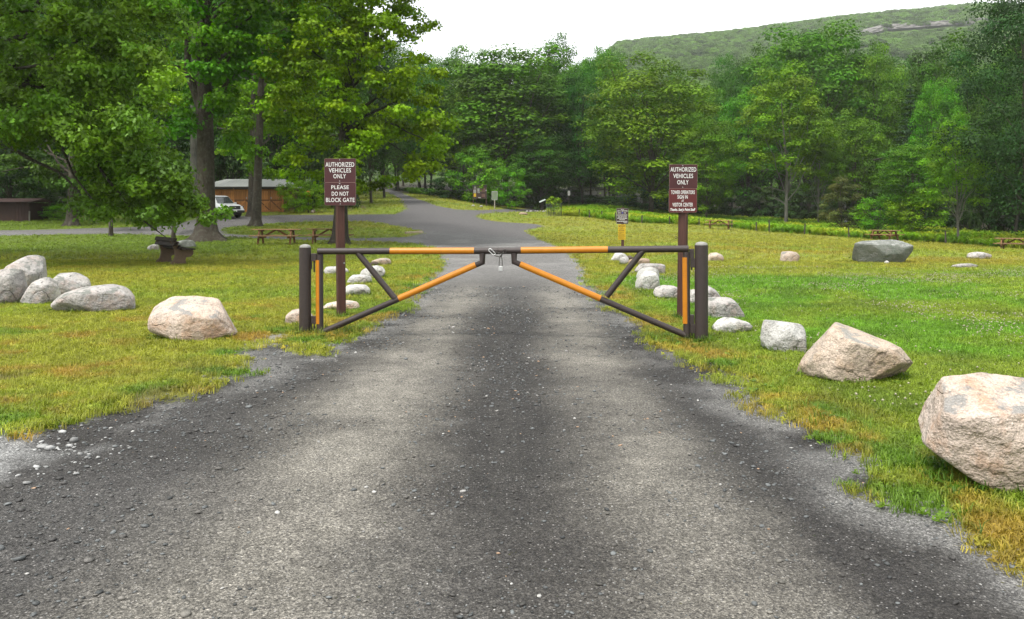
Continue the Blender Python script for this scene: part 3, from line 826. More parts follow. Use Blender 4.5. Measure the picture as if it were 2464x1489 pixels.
rock('big pink rounded boulder alone on the left verge', (340, 548, 719, 820), 'pink', 0, 21, 6, 0.9, group=GL, amp=0.05, p=18,
     hull=[(0, .5, 0), (.02, .42, -.3), (.12, .82, .2), (.32, .98, .3), (.52, 1, .3), (.78, .88, .2), (.88, .62, -.1), (1, .12, -.1), (.97, -.02, -.2), (.3, .62, -.7), (.62, .6, -.85), (.85, .5, -.6), (.05, .25, -.4), (.35, .06, -.75), (.7, -.04, -.85), (.95, -.04, -.4), (.2, .0, .7), (.6, .5, .9), (.9, -.04, .8)])
rock('pinkish stone half hidden behind the left gate post', (681, 752, 746, 780), 'pink', 0, 23, 4, 0.9, group=GM)
rock('flat pinkish stone behind the foot of the left sign post', (770, 862, 724, 746), 'pink', 2, 25, 4, 0.9, group=GM)
rock('white lumpy stone right of the left sign post', (826, 888, 685, 711), 'white', 1, 27, 4, 0.8, group=GM)
rock('pale stone with reddish left end above the white lumpy one', (832, 892, 661, 682), 'white', 0, 29, 4, 0.8, group=GM)
rock('pale stone behind the left gate brace', (862, 925, 639, 669), 'white', 2, 31, 4, 0.8, group=GM)
rock('farthest flat tan stone just below the left top rail', (888, 939, 621, 638), 'tan', 2, 33, 4, 0.8, group=GM)
rock('dark brown lump against the farthest flat tan stone', (886, 910, 629, 640), 'dark', 0, 34, 3, 0.8, group=GM)
rock('flat pale stone crossed by the left sign post', (777, 838, 641, 659), 'white', 1, 35, 4, 0.7, group=GM)
rock('pale boulder under the small brown and yellow signs', (1469, 1512, 608, 628), 'white', 0, 41, 4, 0.9, group=GR)
rock('small pale stone in front of the boulder under the small signs', (1491, 1514, 617, 637), 'white', 1, 43, 3, 0.9, group=GR)
rock('small dark stone beside the boulder under the small signs', (1506, 1526, 615, 627), 'dark', 1, 44, 3, 0.9, group=GR)
rock('tan brown block behind the right gate brace', (1511, 1566, 621.5, 638), 'brown', 1, 45, 4, 0.9, group=GR)
rock('long pale grey slab behind the two stacked white boulders', (1528, 1603, 634, 658), 'grey', 1, 47, 4, 0.8, group=GR)
rock('white boulder between the long slab and the biggest white one', (1531, 1589, 643, 672), 'white', 2, 49, 4, 0.9, group=GR)
rock('biggest white craggy boulder framed by the right gate brace', (1530, 1590, 652, 698), 'white', 1, 51, 5, 0.9, group=GR, amp=0.1)
rock('tiny white stone beside the biggest white craggy boulder', (1588, 1598, 667, 673), 'white', 0, 52, 3, 0.9, group=GR)
rock('layered grey boulder crossed by the right sign post', (1574, 1660, 687, 717), 'grey', 3, 53, 4, 0.8, group=GR)
rock('grey stone showing between the right sign post and right gate post', (1655, 1688, 697, 732), 'grey', 1, 55, 4, 0.9, group=GR)
rock('sloping grey boulder behind the right gate post', (1668, 1738, 686, 724), 'grey', 3, 57, 4, 0.8, group=GR)
rock('broad pale grey boulder right of the right gate post', (1690, 1797, 717, 766), 'grey', 1, 59, 5, 0.8, group=GR, sil=[(0, .1), (.02, .8), (.2, .97), (.55, 1), (.72, .92), (.9, .5), (1, .12), (.98, 0), (0.02, 0)])
rock('low flat pale boulder in front of the broad grey one', (1719, 1812, 766.5, 799.5), 'white', 3, 61, 4, 0.8, group=GR, sil=[(0, .1), (.12, .7), (.3, 1), (.6, .88), (.95, .6), (1, .4), (.92, .05), (.1, 0)])
rock('upright squarish white boulder beside the large wedge boulder', (1836, 1947, 773, 846), 'white', 1, 63, 5, 0.7, group=GR, sil=[(0, .05), (.04, .7), (.12, .97), (.5, 1), (.82, .96), (.97, .75), (1, .1), (.98, 0), (.02, 0)], amp=0.05)
rock('large tan wedge shaped boulder with a dark undercut right side', (1964, 2226, 793, 927), 'tan', 0, 66, 6, 1.0, group=GR, amp=0.05, p=34,
     hull=[(0, .27, -.1), (.02, .02, .3), (.16, .93, .1), (.27, 1, .25), (.37, .99, .6), (.36, .74, -.62), (.97, .50, -.45), (1, .42, .3), (1, .50, .0), (1, .44, -.35), (.99, .10, .1), (1, .12, .35), (.62, .82, .75), (.42, -.03, -.55), (.70, -.05, -.12), (.94, .1, .22), (.20, .08, -.5), (.1, -.05, .8), (.9, -.05, .9), (.5, -.05, 1), (.87, .44, -.55)])
rock('huge pinkish tan boulder cut off by the right picture edge', (2262, 2660, 922, 1182), 'pink', 0, 71, 6, 0.75, group=GR, amp=0.06, p=22,
     hull=[(0, .45, 0), (.03, .62, -.2), (.1, .85, .1), (.22, .97, .2), (.5, 1, .3), (.8, .95, .2), (1, .6, .2), (.95, .1, 0), (.11, .70, -.62), (.32, .74, -.86), (.55, .72, -1), (.85, .6, -.9), (.07, .36, -.35), (.25, .12, -.6), (.45, -.02, -.8), (.75, -.04, -.8), (.2, .5, .9), (.5, .8, 1), (.8, .5, .9), (.5, -.05, .8)])
rock('small tan stone on the lawn just right of the right gate post', (1702, 1744, 608, 629), 'tan', 0, 73, 4, 0.9, group='stones scattered on the right lawn')
rock('squarish tan block alone on the right lawn', (1877, 1926, 604.5, 630), 'tan', 1, 75, 4, 0.8, group='stones scattered on the right lawn')
rock('large grey green boulder with a flat pale top on the right lawn', (2062, 2197, 578, 633), 'moss', 0, 77, 6, 0.8, group='stones scattered on the right lawn', amp=0.04, p=24, hull=[(0, .84, .1), (.04, .84, -.5), (.1, .93, .3), (.35, .86, .4), (.40, .78, -.75), (.65, .95, .6), (.85, 1, .6), (.99, .92, .4), (1, .80, -.5), (.7, .79, -.8), (.96, .0, -.3), (.95, -.04, .5), (.55, -.03, -.4), (.17, -.03, -.1), (.2, -.03, .6), (.1, .5, .7), (.6, .6, 1)])
rock('small white stone at the foot of the large grey green boulder', (2128, 2140, 627, 635), 'white', 0, 78, 3, 0.9, group='stones scattered on the right lawn')
rock('low grey rock near the right edge picnic table', (2333, 2392, 606, 622), 'grey', 3, 81, 4, 0.9, group='stones scattered on the right lawn')
rock('flat grey rock flush with the grass near the right edge', (2290, 2356, 634, 645), 'grey', 2, 83, 4, 1.0, group='stones scattered on the right lawn', sink=0.4)
rock('flat greenish rock behind the stone bench', (400, 466, 577, 597), 'moss', 2, 85, 4, 1.2, group='stones by the bench')
rock('small grey rock left of the stone bench', (351, 378, 587, 602), 'grey', 2, 87, 4, 1.0, group='stones by the bench')
rock('grey knobbly rock at the edge of the far footpath', (1248, 1270, 510.5, 517), 'brown', 0, 89, 3, 0.9, group='stones by the far footpath')
rock('small white stone under the left half of the notice board', (1134, 1142, 492.5, 496.5), 'white', 0, 90, 3, 0.9, group='stones by the far footpath')
rock('small white stone under the right half of the notice board', (1153, 1162, 494, 498), 'white', 3, 91, 3, 0.9, group='stones by the far footpath')
rr = random.Random(5)
for i in range(13):
    x_ = 1264 + i * 6.8 + rr.uniform(-2, 2)
    rock('small white stone in the row edging the far footpath', (x_, x_ + rr.uniform(3, 7), 506.4, 509.6 + rr.uniform(-.6, .6)), 'white', i % 4, 100 + i, 2, 0.9, group='white stones edging the far footpath', name='edging_stone')
# ---------------------------------------------------------------- scattered ground cover (nobody could count it)
def blade_mat(name, trans=0.35, rough=0.5, var=0.25):
    k = NT(name)
    c = k.attr('tint', 'INSTANCER')
    oi = k.n('ShaderNodeObjectInfo').outputs['Random']
    v = k.math('MULTIPLY_ADD', oi, var * 2); k.t.nodes[-1].inputs[2].default_value = 1 - var
    vc = k.attr('shade', out='Fac')
    c = k.mix(1.0, c, v, 'MULTIPLY')
    d = k.n('ShaderNodeBsdfPrincipled', Base__Color=c, Roughness=rough); d.inputs['Specular IOR Level'].default_value = 0.25
    tr = k.n('ShaderNodeBsdfTranslucent', Color=k.mix(1.0, c, (1.1, 1.2, 0.6), 'MULTIPLY'))
    ms = k.n('ShaderNodeMixShader', Fac=trans)
    k.t.links.new(d.outputs[0], ms.inputs[1]); k.t.links.new(tr.outputs[0], ms.inputs[2])
    k.t.links.new(ms.outputs[0], k.out.inputs['Surface'])
    return k.m
M_BLADE = blade_mat('grass_blade')
def tuft(seed, n, h, wdt, spread, lean=0.6, broad=0):
    r_ = np.random.default_rng(seed)
    V = []; L = []; St = []
    for i in range(n):
        a = r_.uniform(0, 2 * np.pi); rr_ = spread * math.sqrt(r_.uniform(0, 1))
        bx, by = rr_ * math.cos(a), rr_ * math.sin(a)
        q = r_.uniform(0, 2 * np.pi); d = np.array((math.cos(q), math.sin(q))); s_ = np.array((-d[1], d[0]))
        hh = h * r_.uniform(0.55, 1.1); ln = hh * lean * r_.uniform(0.3, 1.4); ww = wdt * r_.uniform(0.7, 1.3) / 2
        b0 = len(V)
        V += [(bx - s_[0] * ww, by - s_[1] * ww, -0.01), (bx + s_[0] * ww, by + s_[1] * ww, -0.01)]
        mx, my = bx + d[0] * ln * 0.35, by + d[1] * ln * 0.35
        V += [(mx + s_[0] * ww * 0.8, my + s_[1] * ww * 0.8, hh * 0.6), (mx - s_[0] * ww * 0.8, my - s_[1] * ww * 0.8, hh * 0.6)]
        V += [(bx + d[0] * ln, by + d[1] * ln, hh * (1.0 - 0.25 * lean))]
        St += [len(L), len(L) + 4]
        L += [b0, b0 + 1, b0 + 2, b0 + 3, b0 + 3, b0 + 2, b0 + 4]
    return np_mesh('grass_tuft', V, L, St)
def rosette(seed, n, l, wdt, lift=0.35):
    r_ = np.random.default_rng(seed); V = []; L = []; St = []
    for i in range(n):
        q = 2 * np.pi * i / n + r_.uniform(-.4, .4); d = np.array((math.cos(q), math.sin(q))); s_ = np.array((-d[1], d[0]))
        ll = l * r_.uniform(0.6, 1.1); z = ll * lift * r_.uniform(0.5, 1.5); b0 = len(V)
        V += [(d[0] * .1 * ll, d[1] * .1 * ll, 0.005)]
        for f_, ww, zz in ((0.5, 1, 1), (1.0, 0, 0.75)):
            if ww: V += [(d[0] * ll * f_ + s_[0] * wdt, d[1] * ll * f_ + s_[1] * wdt, z), (d[0] * ll * f_ - s_[0] * wdt, d[1] * ll * f_ - s_[1] * wdt, z)]
            else: V += [(d[0] * ll, d[1] * ll, z * zz)]
        St += [len(L)]; L += [b0, b0 + 2, b0 + 3, b0 + 1]
    return np_mesh('leafy_weed', V, L, St)
def scatter(name, pts, rz, scl, tint, protos, mat, label, idx=None, tiltmax=0.15):
    n = len(pts)
    me = bpy.data.meshes.new(name)
    me.vertices.add(n); me.vertices.foreach_set('co', np.asarray(pts, np.float32).ravel())
    rot = np.stack([rng.uniform(-tiltmax, tiltmax, n), rng.uniform(-tiltmax, tiltmax, n), rz], -1).astype(np.float32)
    a = me.attributes.new('rot', 'FLOAT_VECTOR', 'POINT'); a.data.foreach_set('vector', rot.ravel())
    a = me.attributes.new('scl', 'FLOAT', 'POINT'); a.data.foreach_set('value', np.asarray(scl, np.float32))
    a = me.attributes.new('pick', 'INT', 'POINT'); a.data.foreach_set('value', (rng.integers(0, len(protos), n) if idx is None else idx).astype(np.int32))
    cc = np.ones((n, 4), np.float32); cc[:, :3] = tint
    a = me.attributes.new('tint', 'FLOAT_COLOR', 'POINT'); a.data.foreach_set('color', cc.ravel())
    src = bpy.data.collections.new(name + '_source')
    for i, pm in enumerate(protos):
        if len(pm.materials) == 0: pm.materials.append(mat)
        src.objects.link(bpy.data.objects.new('%s_%02d' % (name, i), pm))
    ng = bpy.data.node_groups.new(name, 'GeometryNodeTree')
    ng.interface.new_socket('Geometry', in_out='INPUT', socket_type='NodeSocketGeometry')
    ng.interface.new_socket('Geometry', in_out='OUTPUT', socket_type='NodeSocketGeometry')
    N = ng.nodes; gi = N.new('NodeGroupInput'); go = N.new('NodeGroupOutput')
    ip = N.new('GeometryNodeInstanceOnPoints'); ci = N.new('GeometryNodeCollectionInfo')
    ci.inputs['Collection'].default_value = src; ci.inputs['Separate Children'].default_value = True; ci.inputs['Reset Children'].default_value = True
    def na(nm, ty):
        q = N.new('GeometryNodeInputNamedAttribute'); q.data_type = ty; q.inputs['Name'].default_value = nm; return q.outputs['Attribute']
    Lk = ng.links.new
    Lk(gi.outputs[0], ip.inputs['Points']); Lk(ci.outputs[0], ip.inputs['Instance'])
    ip.inputs['Pick Instance'].default_value = True
    Lk(na('pick', 'INT'), ip.inputs['Instance Index']); Lk(na('rot', 'FLOAT_VECTOR'), ip.inputs['Rotation']); Lk(na('scl', 'FLOAT'), ip.inputs['Scale'])
    Lk(ip.outputs[0], go.inputs[0])
    o = link(name, me)
    md = o.modifiers.new('scatter', 'NODES'); md.node_group = ng
    return tag(o, label, None, None, 'stuff')

def field(n, y0, y1, umax=0.72, power=1.0):       # points spread evenly over the ground in view between two distances
    y = np.sqrt(rng.uniform(y0 ** 2, y1 ** 2, n)); x = rng.uniform(-umax, umax, n) * (y + 2.2)
    return x, y
def lawn(n, y0, y1):
    x, y = field(n, y0, y1); sd = road_sd(x, y)
    keep = (rng.random(n) > ss(-0.32, 0.30, sd + 0.25 * (fbm(9, x, y, 0.3, 2) - 0.5))) & (forest_floor(x, y) < 0.4)
    return x[keep], y[keep], sd[keep]
tufts_near = [tuft(i, 9, 0.062, 0.0055, 0.05, 0.9) for i in range(4)] + [tuft(20 + i, 8, 0.10, 0.005, 0.04, 0.7) for i in range(2)] + [rosette(30 + i, 7, 0.045, 0.011, 0.6) for i in range(2)]
P = []; Tn = []; Sc = []
for n, y0, y1, sc in ((118000, 2.6, 9, 0.85), (92000, 9, 15, 0.85), (70000, 15, 28, 1.15), (46000, 28, 62, 1.8), (34000, 58, 118, 2.8)):
    x, y, sd = lawn(n, y0, y1)
    c = grass_color(x, y, sd)
    mow = 0.75 + 0.5 * fbm(2, x, y, 0.9, 2)
    bare = (fbm(11, x, y, 1.4, 3) > 0.60) & (x < -2.8) & (y < 8)
    kp = ~bare | (rng.random(len(x)) < 0.3)
    x, y, c, mow = x[kp], y[kp], c[kp], mow[kp]
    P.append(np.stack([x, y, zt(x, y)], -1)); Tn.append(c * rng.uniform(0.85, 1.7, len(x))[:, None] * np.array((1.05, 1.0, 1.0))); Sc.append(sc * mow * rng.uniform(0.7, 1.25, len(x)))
P = np.vstack(P); Tn = np.vstack(Tn); Sc = np.concatenate(Sc)
pk = rng.choice(8, len(P), p=[.19, .19, .18, .18, .05, .04, .09, .08])
scatter('grass', P, rng.uniform(0, 6.28, len(P)), Sc, Tn, tufts_near, M_BLADE, 'short mown grass with yellow and green patches on both lawns', pk, 0.25)

# taller tufts left unmown round the feet of posts and boulders, and weeds along the gravel edges
x, y = field(26000, 3.5, 18); sd = road_sd(x, y)
k1 = (sd < 0.03) & (sd > -0.6) & (rng.random(len(x)) < 0.22 * ss(0.45, 0.62, fbm(6, x, y, 0.8, 2)))
ex, ey = [x[k1]], [y[k1]]
for o in [o for o in COL.objects if o.get('category') in ('boulder',) and o.location.y < 26]:
    bb = np.array([o.matrix_basis @ Vector(c) for c in o.bound_box]); w_ = (bb[:, 0].max() - bb[:, 0].min()) / 2; d_ = (bb[:, 1].max() - bb[:, 1].min()) / 2
    cx_, cy_ = (bb[:, 0].max() + bb[:, 0].min()) / 2, (bb[:, 1].max() + bb[:, 1].min()) / 2
    n_ = int(230 * w_ + 25); q = rng.uniform(0, 6.28, n_)
    f_ = rng.uniform(0.66, 1.05, n_)
    ex.append(cx_ + w_ * f_ * np.cos(q)); ey.append(cy_ + d_ * f_ * np.sin(q))
for cpt, rr_, n_ in ((PA, 0.12, 60), (PB, 0.13, 60), (at(818, 763), 0.11, 40), (at(1643, 767), 0.11, 40), (gp(800, 805), 0.25, 60), (gp(1640, 815), 0.25, 60)):
    q = rng.uniform(0, 6.28, n_); f_ = rr_ * rng.uniform(0.7, 1.7, n_)
    ex.append(cpt.x + f_ * np.cos(q)); ey.append(cpt.y + f_ * np.sin(q))
ex = np.concatenate(ex); ey = np.concatenate(ey)
kk = road_sd(ex, ey) < 0.05; ex, ey = ex[kk], ey[kk]
c = grass_color(ex, ey, np.full(len(ex), -2.0)) * 0.5 + np.array((0.06, 0.14, 0.012)) * 0.5
tall = [tuft(50 + i, 8, 0.15, 0.007, 0.03, 0.8) for i in range(3)] + [rosette(60 + i, 8, 0.075, 0.02, 0.5) for i in range(2)]
scatter('tall_grass', np.stack([ex, ey, zt(ex, ey)], -1), rng.uniform(0, 6.28, len(ex)), rng.uniform(0.5, 1.05, len(ex)), c * rng.uniform(0.75, 1.3, len(ex))[:, None], tall, M_BLADE,
        'longer grass and leafy weeds round post feet, boulders and gravel edges')

# white clover heads on the right lawn
mb = MB()
for (zx, zr) in ((0, 0),):
    vv, ff = ico(1)
    mb.add([(v[0] * 0.011, v[1] * 0.011, 0.056 + v[2] * 0.010) for v in vv], [tuple(f) for f in ff], True)
clover = mb.mesh('clover_head')
x, y = field(60000, 5, 24); sd = road_sd(x, y)
kk = (sd < -0.7) & (x > 0.6) & (rng.random(len(x)) < 0.05 + 0.5 * ss(0.48, 0.62, fbm(10, x, y, 1.7, 3)))
x, y = x[kk], y[kk]
k = NT('clover_flower'); M_CLOVER = k.pbr(k.attr('tint', 'INSTANCER'), 0.8, 0.2)
scatter('clover_flowers', np.stack([x, y, zt(x, y)], -1), rng.uniform(0, 6.28, len(x)), rng.uniform(0.6, 1.15, len(x)), np.array((0.30, 0.28, 0.19)) * rng.uniform(0.7, 1.2, len(x))[:, None], [clover], M_CLOVER,
        'small white clover flower heads dotted over the right lawn')

# loose gravel
def pebble(seed, flat):
    r_ = np.random.default_rng(seed); vv, ff = ico(1)
    v = vv * (1 + r_.uniform(-.22, .22, len(vv)))[:, None] * np.array((1, r_.uniform(.6, .9), flat))
    return np_mesh('pebble', v, ff.ravel(), np.arange(len(ff)) * 3, False)
k = NT('pebble_stone')
co = k.coord(); c_ = k.mix(1.0, k.attr('tint', 'INSTANCER'), k.ramp(k.noise(co, 1.5, 3), [(0.3, 0.7), (0.7, 1.25)]), 'MULTIPLY')
M_PEB = k.pbr(c_, 0.6, 0.35)
x, y = field(210000, 2.2, 18); sd = road_sd(x, y)
cgv = gravel_color(x, y, sd); lum = cgv.mean(1)
dens = 0.10 + 0.75 * ss(0.13, 0.05, lum) + 0.8 * ss(0.28, 0.36, lum) + 0.5 * ss(0.5, 0.05, sd)
dens *= 0.35 + 1.1 * ss(0.4, 0.62, fbm(3, x, y, 0.8, 3))
dens *= 1 - 0.45 * ss(-0.6, 0.6, x) * ss(1.6, 0.6, np.abs(x)) 
kk = (sd > -0.12 - 0.25 * rng.random(len(x)) ** 3) & (rng.random(len(x)) < dens)
x, y, cgv, sd2 = x[kk], y[kk], cgv[kk], sd[kk]
n = len(x)
sz = np.clip(np.exp(rng.normal(-4.95, 0.5, n)), 0.0035, 0.022) * (0.8 + 0.03 * y)
big = (rng.random(n) < 0.02) & (x < -0.8)
sz = np.where(big, rng.uniform(0.016, 0.03, n), sz)
base_c = np.where((rng.random(n) < 0.5)[:, None], cgv * rng.uniform(0.7, 1.5, n)[:, None], np.array((0.085, 0.09, 0.09)) * rng.uniform(0.35, 1.6, n)[:, None])
wh = rng.random(n) < 0.028
base_c[wh] = np.array((0.38, 0.37, 0.35)) * rng.uniform(0.5, 1.1, wh.sum())[:, None]
pinkp = rng.random(n) < 0.01
base_c[pinkp] = np.array((0.3, 0.2, 0.13))
ink = np.exp(-(((x + 3.75 - 0.3 * (y - 5.2)) / 1.0) ** 2 + ((y - 5.2) / 0.62) ** 2)) > 0.2 + 0.5 * rng.random(len(x))
base_c[ink] = np.array((0.34, 0.34, 0.33)) * rng.uniform(0.3, 1.15, ink.sum())[:, None]
sz[ink] *= rng.uniform(1.0, 2.2, ink.sum())
scatter('gravel', np.stack([x, y, zt(x, y) - 0.02 * ss(-.34, .34, sd2) * ss(2, 6, y) + sz * 0.22], -1), rng.uniform(0, 6.28, n), sz, base_c, [pebble(i, f) for i, f in enumerate((0.35, 0.45, 0.6, 0.5, 0.3))], M_PEB,
        'loose grey gravel with a few pale and dark chips on the road', None, 0.3)

# unmown meadow of ferns and tall grass beyond the fence posts
def fern(seed, n, h):
    r_ = np.random.default_rng(seed); V = []; L = []; St = []
    for i in range(n):
        q = r_.uniform(0, 6.28); d = np.array((math.cos(q), math.sin(q))); s_ = np.array((-d[1], d[0])); hh = h * r_.uniform(.6, 1.1); out = hh * r_.uniform(.3, .9)
        for j in range(5):
            t0 = 0.25 + 0.15 * j; z0 = hh * (t0 * 1.35 - 0.55 * t0 * t0 - .0); rad = out * t0 ** 1.4; lw = hh * 0.22 * (1 - abs(t0 - .45))
            b0 = len(V); c0 = np.array((d[0] * rad, d[1] * rad, z0)); tp = d * 0.07 * hh
            V += [c0 - np.array((*(s_ * lw), .03)), c0 + np.array((tp[0], tp[1], .02)) * 1.2, c0 + np.array((*(s_ * lw), -.03)), c0 - np.array((tp[0], tp[1], .0))]
            St.append(len(L)); L += [b0, b0 + 1, b0 + 2, b0 + 3]
    return np_mesh('fern', V, L, St)
fence_px = [(1330, 518), (1393, 522), (1418, 524), (1481, 533.7), (1543, 536.7), (1610, 539.6), (1682, 542.5), (1760, 548), (1819, 556.6), (1850, 558.6), (1935, 564.5), (2042, 572.7), (2275, 585.6), (2463, 600), (2700, 622)]
FW = np.array([[p.x, p.y] for p in (at(*q) for q in fence_px)])
fu, fy = FW[:, 0] / FW[:, 1], FW[:, 1]
y = np.sqrt(rng.uniform(40 ** 2, 125 ** 2, 260000)); u = rng.uniform(0.02, 0.8, len(y)); x = u * y
yf = np.interp(u, fu, fy)
mk = (y > yf + 0.3 + 1.2 * (fbm(2, x, y, 2.0, 2) - .4)) & (forest_floor(x, y) < 0.75) & (u > 0.045)
mk &= ~((road_sd(x, y) > -0.3))
x, y, u = x[mk][:30000], y[mk][:30000], u[mk][:30000]
hh = fbm(3, x, y, 4.0, 3); c = blend((np.array((0.15, 0.28, 0.016)), np.ones(len(x))), (np.array((0.30, 0.34, 0.03)), ss(.45, .65, fbm(6, x, y, 3.0, 3))), (np.array((0.09, 0.19, 0.014)), ss(.5, .7, fbm(8, x, y, 5.0, 2))))
meadow = [tuft(70 + i, 14, 0.62, 0.03, 0.22, 0.7) for i in range(3)] + [fern(80 + i, 6, 0.75) for i in range(4)]
scatter('meadow_grass', np.stack([x, y, zt(x, y) - .02], -1), rng.uniform(0, 6.28, len(x)), (0.65 + 0.6 * hh) * rng.uniform(.7, 1.2, len(x)), c * rng.uniform(.8, 1.3, len(x))[:, None], meadow, M_BLADE,
        'tall unmown meadow grass and ferns between fence posts and forest')
# ferns on the forest edge behind the notice board and along the left wood
y = rng.uniform(60, 150, 60000); u = rng.uniform(-0.75, 0.06, len(y)); x = u * y
ff_ = forest_floor(x, y); mk = (ff_ > 0.15) & (ff_ < 0.999) & (road_sd(x, y) < -0.8)
x, y = x[mk][:9000], y[mk][:9000]
scatter('forest_ferns', np.stack([x, y, zt(x, y) - .02], -1), rng.uniform(0, 6.28, len(x)), rng.uniform(.7, 1.4, len(x)), np.array((0.085, 0.18, 0.016)) * rng.uniform(.7, 1.4, len(x))[:, None], [fern(90 + i, 7, 0.8) for i in range(4)], M_BLADE,
        'ferns and low undergrowth along the edge of the wood')
# ---------------------------------------------------------------- trees
def leaf_mat(name, trans=0.24, rough=0.6, spec=0.18, objvar=0.35):
    k = NT(name)
    c = k.attr('tint')
    oi = k.n('ShaderNodeObjectInfo').outputs['Random']
    v = k.math('MULTIPLY_ADD', oi, objvar); k.t.nodes[-1].inputs[2].default_value = 1.2 - objvar / 2
    h = k.math('MULTIPLY_ADD', k.n('ShaderNodeTexWhiteNoise', _noise_dimensions='1D', W=oi).outputs['Value'], 0.035); k.t.nodes[-1].inputs[2].default_value = 0.4825
    c = k.n('ShaderNodeHueSaturation', Color=c, Hue=h, Saturation=1.12, Value=v).outputs[0]
    d = k.n('ShaderNodeBsdfPrincipled', Base__Color=c, Roughness=rough); d.inputs['Specular IOR Level'].default_value = spec
    tr = k.n('ShaderNodeBsdfTranslucent', Color=k.mix(1.0, c, (1.15, 1.3, 0.5), 'MULTIPLY'))
    ms = k.n('ShaderNodeMixShader', Fac=trans)
    k.t.links.new(d.outputs[0], ms.inputs[1]); k.t.links.new(tr.outputs[0], ms.inputs[2])
    k.t.links.new(ms.outputs[0], k.out.inputs['Surface'])
    return k.m
M_LEAF = leaf_mat('leaf'); M_OAK = leaf_mat('oak_leaf', 0.28, 0.5, 0.3, 0.1)
def bark_mat(name, a, b, sc=1.0, lich=(0.16, 0.17, 0.13)):
    k = NT(name); co = k.coord()
    mp = k.n('ShaderNodeMapping', Vector=co, Scale=(9 * sc, 9 * sc, 1.6 * sc)).outputs[0]
    n1 = k.noise(mp, 1.5, 5, 0.65); n2 = k.noise(co, 1.3, 4); n3_ = k.noise(co, 6, 4)
    v = k.n('ShaderNodeTexVoronoi', Vector=mp, Scale=2.0, _feature='DISTANCE_TO_EDGE').outputs['Distance']
    col = k.mix(k.ramp(n1, [(0.3, 0.0), (0.7, 1.0)]), a, b)
    col = k.mix(k.ramp(n3_, [(0.52, 0.0), (0.68, 0.6)]), col, lich)
    col = k.mix(1.0, col, k.ramp(n2, [(0.3, 0.7), (0.7, 1.2)]), 'MULTIPLY')
    return k.pbr(col, 0.9, 0.15, k.bump(k.math('ADD', k.ramp(v, [(0.0, 0.0), (0.25, 1.0)]), n1), 0.8, 0.03))
M_BARK = bark_mat('grey_brown_bark', (0.045, 0.037, 0.028), (0.080, 0.068, 0.053), 1.0, (0.11, 0.115, 0.085))
M_BARK2 = bark_mat('pale_grey_bark', (0.11, 0.105, 0.09), (0.17, 0.16, 0.14), 0.8, (0.15, 0.16, 0.125))
M_BARKD = bark_mat('dark_bark', (0.03, 0.026, 0.021), (0.06, 0.052, 0.042), 1.0, (0.07, 0.075, 0.055))

def half_poly(pts):                               # mirror a half outline about the midrib
    return np.array(pts + [(-x, y) for x, y in reversed(pts[1:-1])])
LEAF = {'diamond': np.array([(0, 0), (0.34, 0.45), (0, 1), (-0.34, 0.45)]),
        'oak': half_poly([(0, 0), (0.30, 0.34), (0.10, 0.48), (0.30, 0.72), (0, 1)]),
        'maple': half_poly([(0, 0), (0.42, 0.12), (0.30, 0.34), (0.52, 0.58), (0.2, 0.62), (0, 1)])}
def leaves(name, C, Nrm, size, tint, shape='diamond', fold=0.18, r_=None):
    n = len(C); T = LEAF[shape]; kx = len(T)
    Nn = Nrm / np.linalg.norm(Nrm, axis=1)[:, None]
    A = r_.normal(size=(n, 3)); A[:, 2] -= 0.35      # tips hang a little
    A -= Nn * (A * Nn).sum(1)[:, None]; A /= np.linalg.norm(A, axis=1)[:, None] + 1e-9
    B = np.cross(Nn, A)
    z = -np.abs(T[:, 0]) * fold * 2 + 0.0
    z = z - 0.15 * T[:, 1] ** 2
    V = C[:, None, :] + size[:, None, None] * (B[:, None, :] * T[None, :, 0, None] + A[:, None, :] * (T[None, :, 1, None] - 0.4) + Nn[:, None, :] * z[None, :, None])
    return np_mesh(name, V.reshape(-1, 3), np.arange(n * kx), np.arange(n) * kx, False, {'tint': np.repeat(tint, kx, 0)})
def clump_leaves(C, Rr, per, r_, flat=0.6, upb=0.55, shell=0.5, nj=0.55):
    m = len(C); idx_ = np.repeat(np.arange(m), per)
    n = len(idx_)
    d = r_.normal(size=(n, 3)); d /= np.linalg.norm(d, axis=1)[:, None]
    lo = (d[:, 2] < 0) & (r_.random(n) < upb); d[lo, 2] *= -1
    rr_ = shell + (1 - shell) * r_.random(n) ** 0.7
    rr_ *= 1 + 0.18 * r_.normal(size=n)
    Ri = Rr[idx_]
    P_ = C[idx_] + d * np.stack([Ri, Ri, Ri * flat], -1) * rr_[:, None]
    Nn = d * 0.95 + np.array((0, 0, 0.45)) + r_.normal(size=(n, 3)) * nj
    return P_, Nn, idx_
def limb(mb, a, b_, r0, r1, r_, sag=0.12, n=6, sides=6):
    a = np.array(a, float); b_ = np.array(b_, float); L_ = np.linalg.norm(b_ - a)
    pts = []
    o1 = r_.normal(size=3) * L_ * 0.06
    for i in range(n + 1):
        t_ = i / n
        p_ = a + (b_ - a) * t_ + o1 * math.sin(math.pi * t_) + np.array((0, 0, sag * L_ * math.sin(math.pi * t_))) + (r_.normal(size=3) * L_ * 0.015 if 0 < i < n else 0)
        pts.append(p_)
    mb.tube(pts, [r0 + (r1 - r0) * (i / n) ** 0.8 for i in range(n + 1)], sides, False)
    return pts
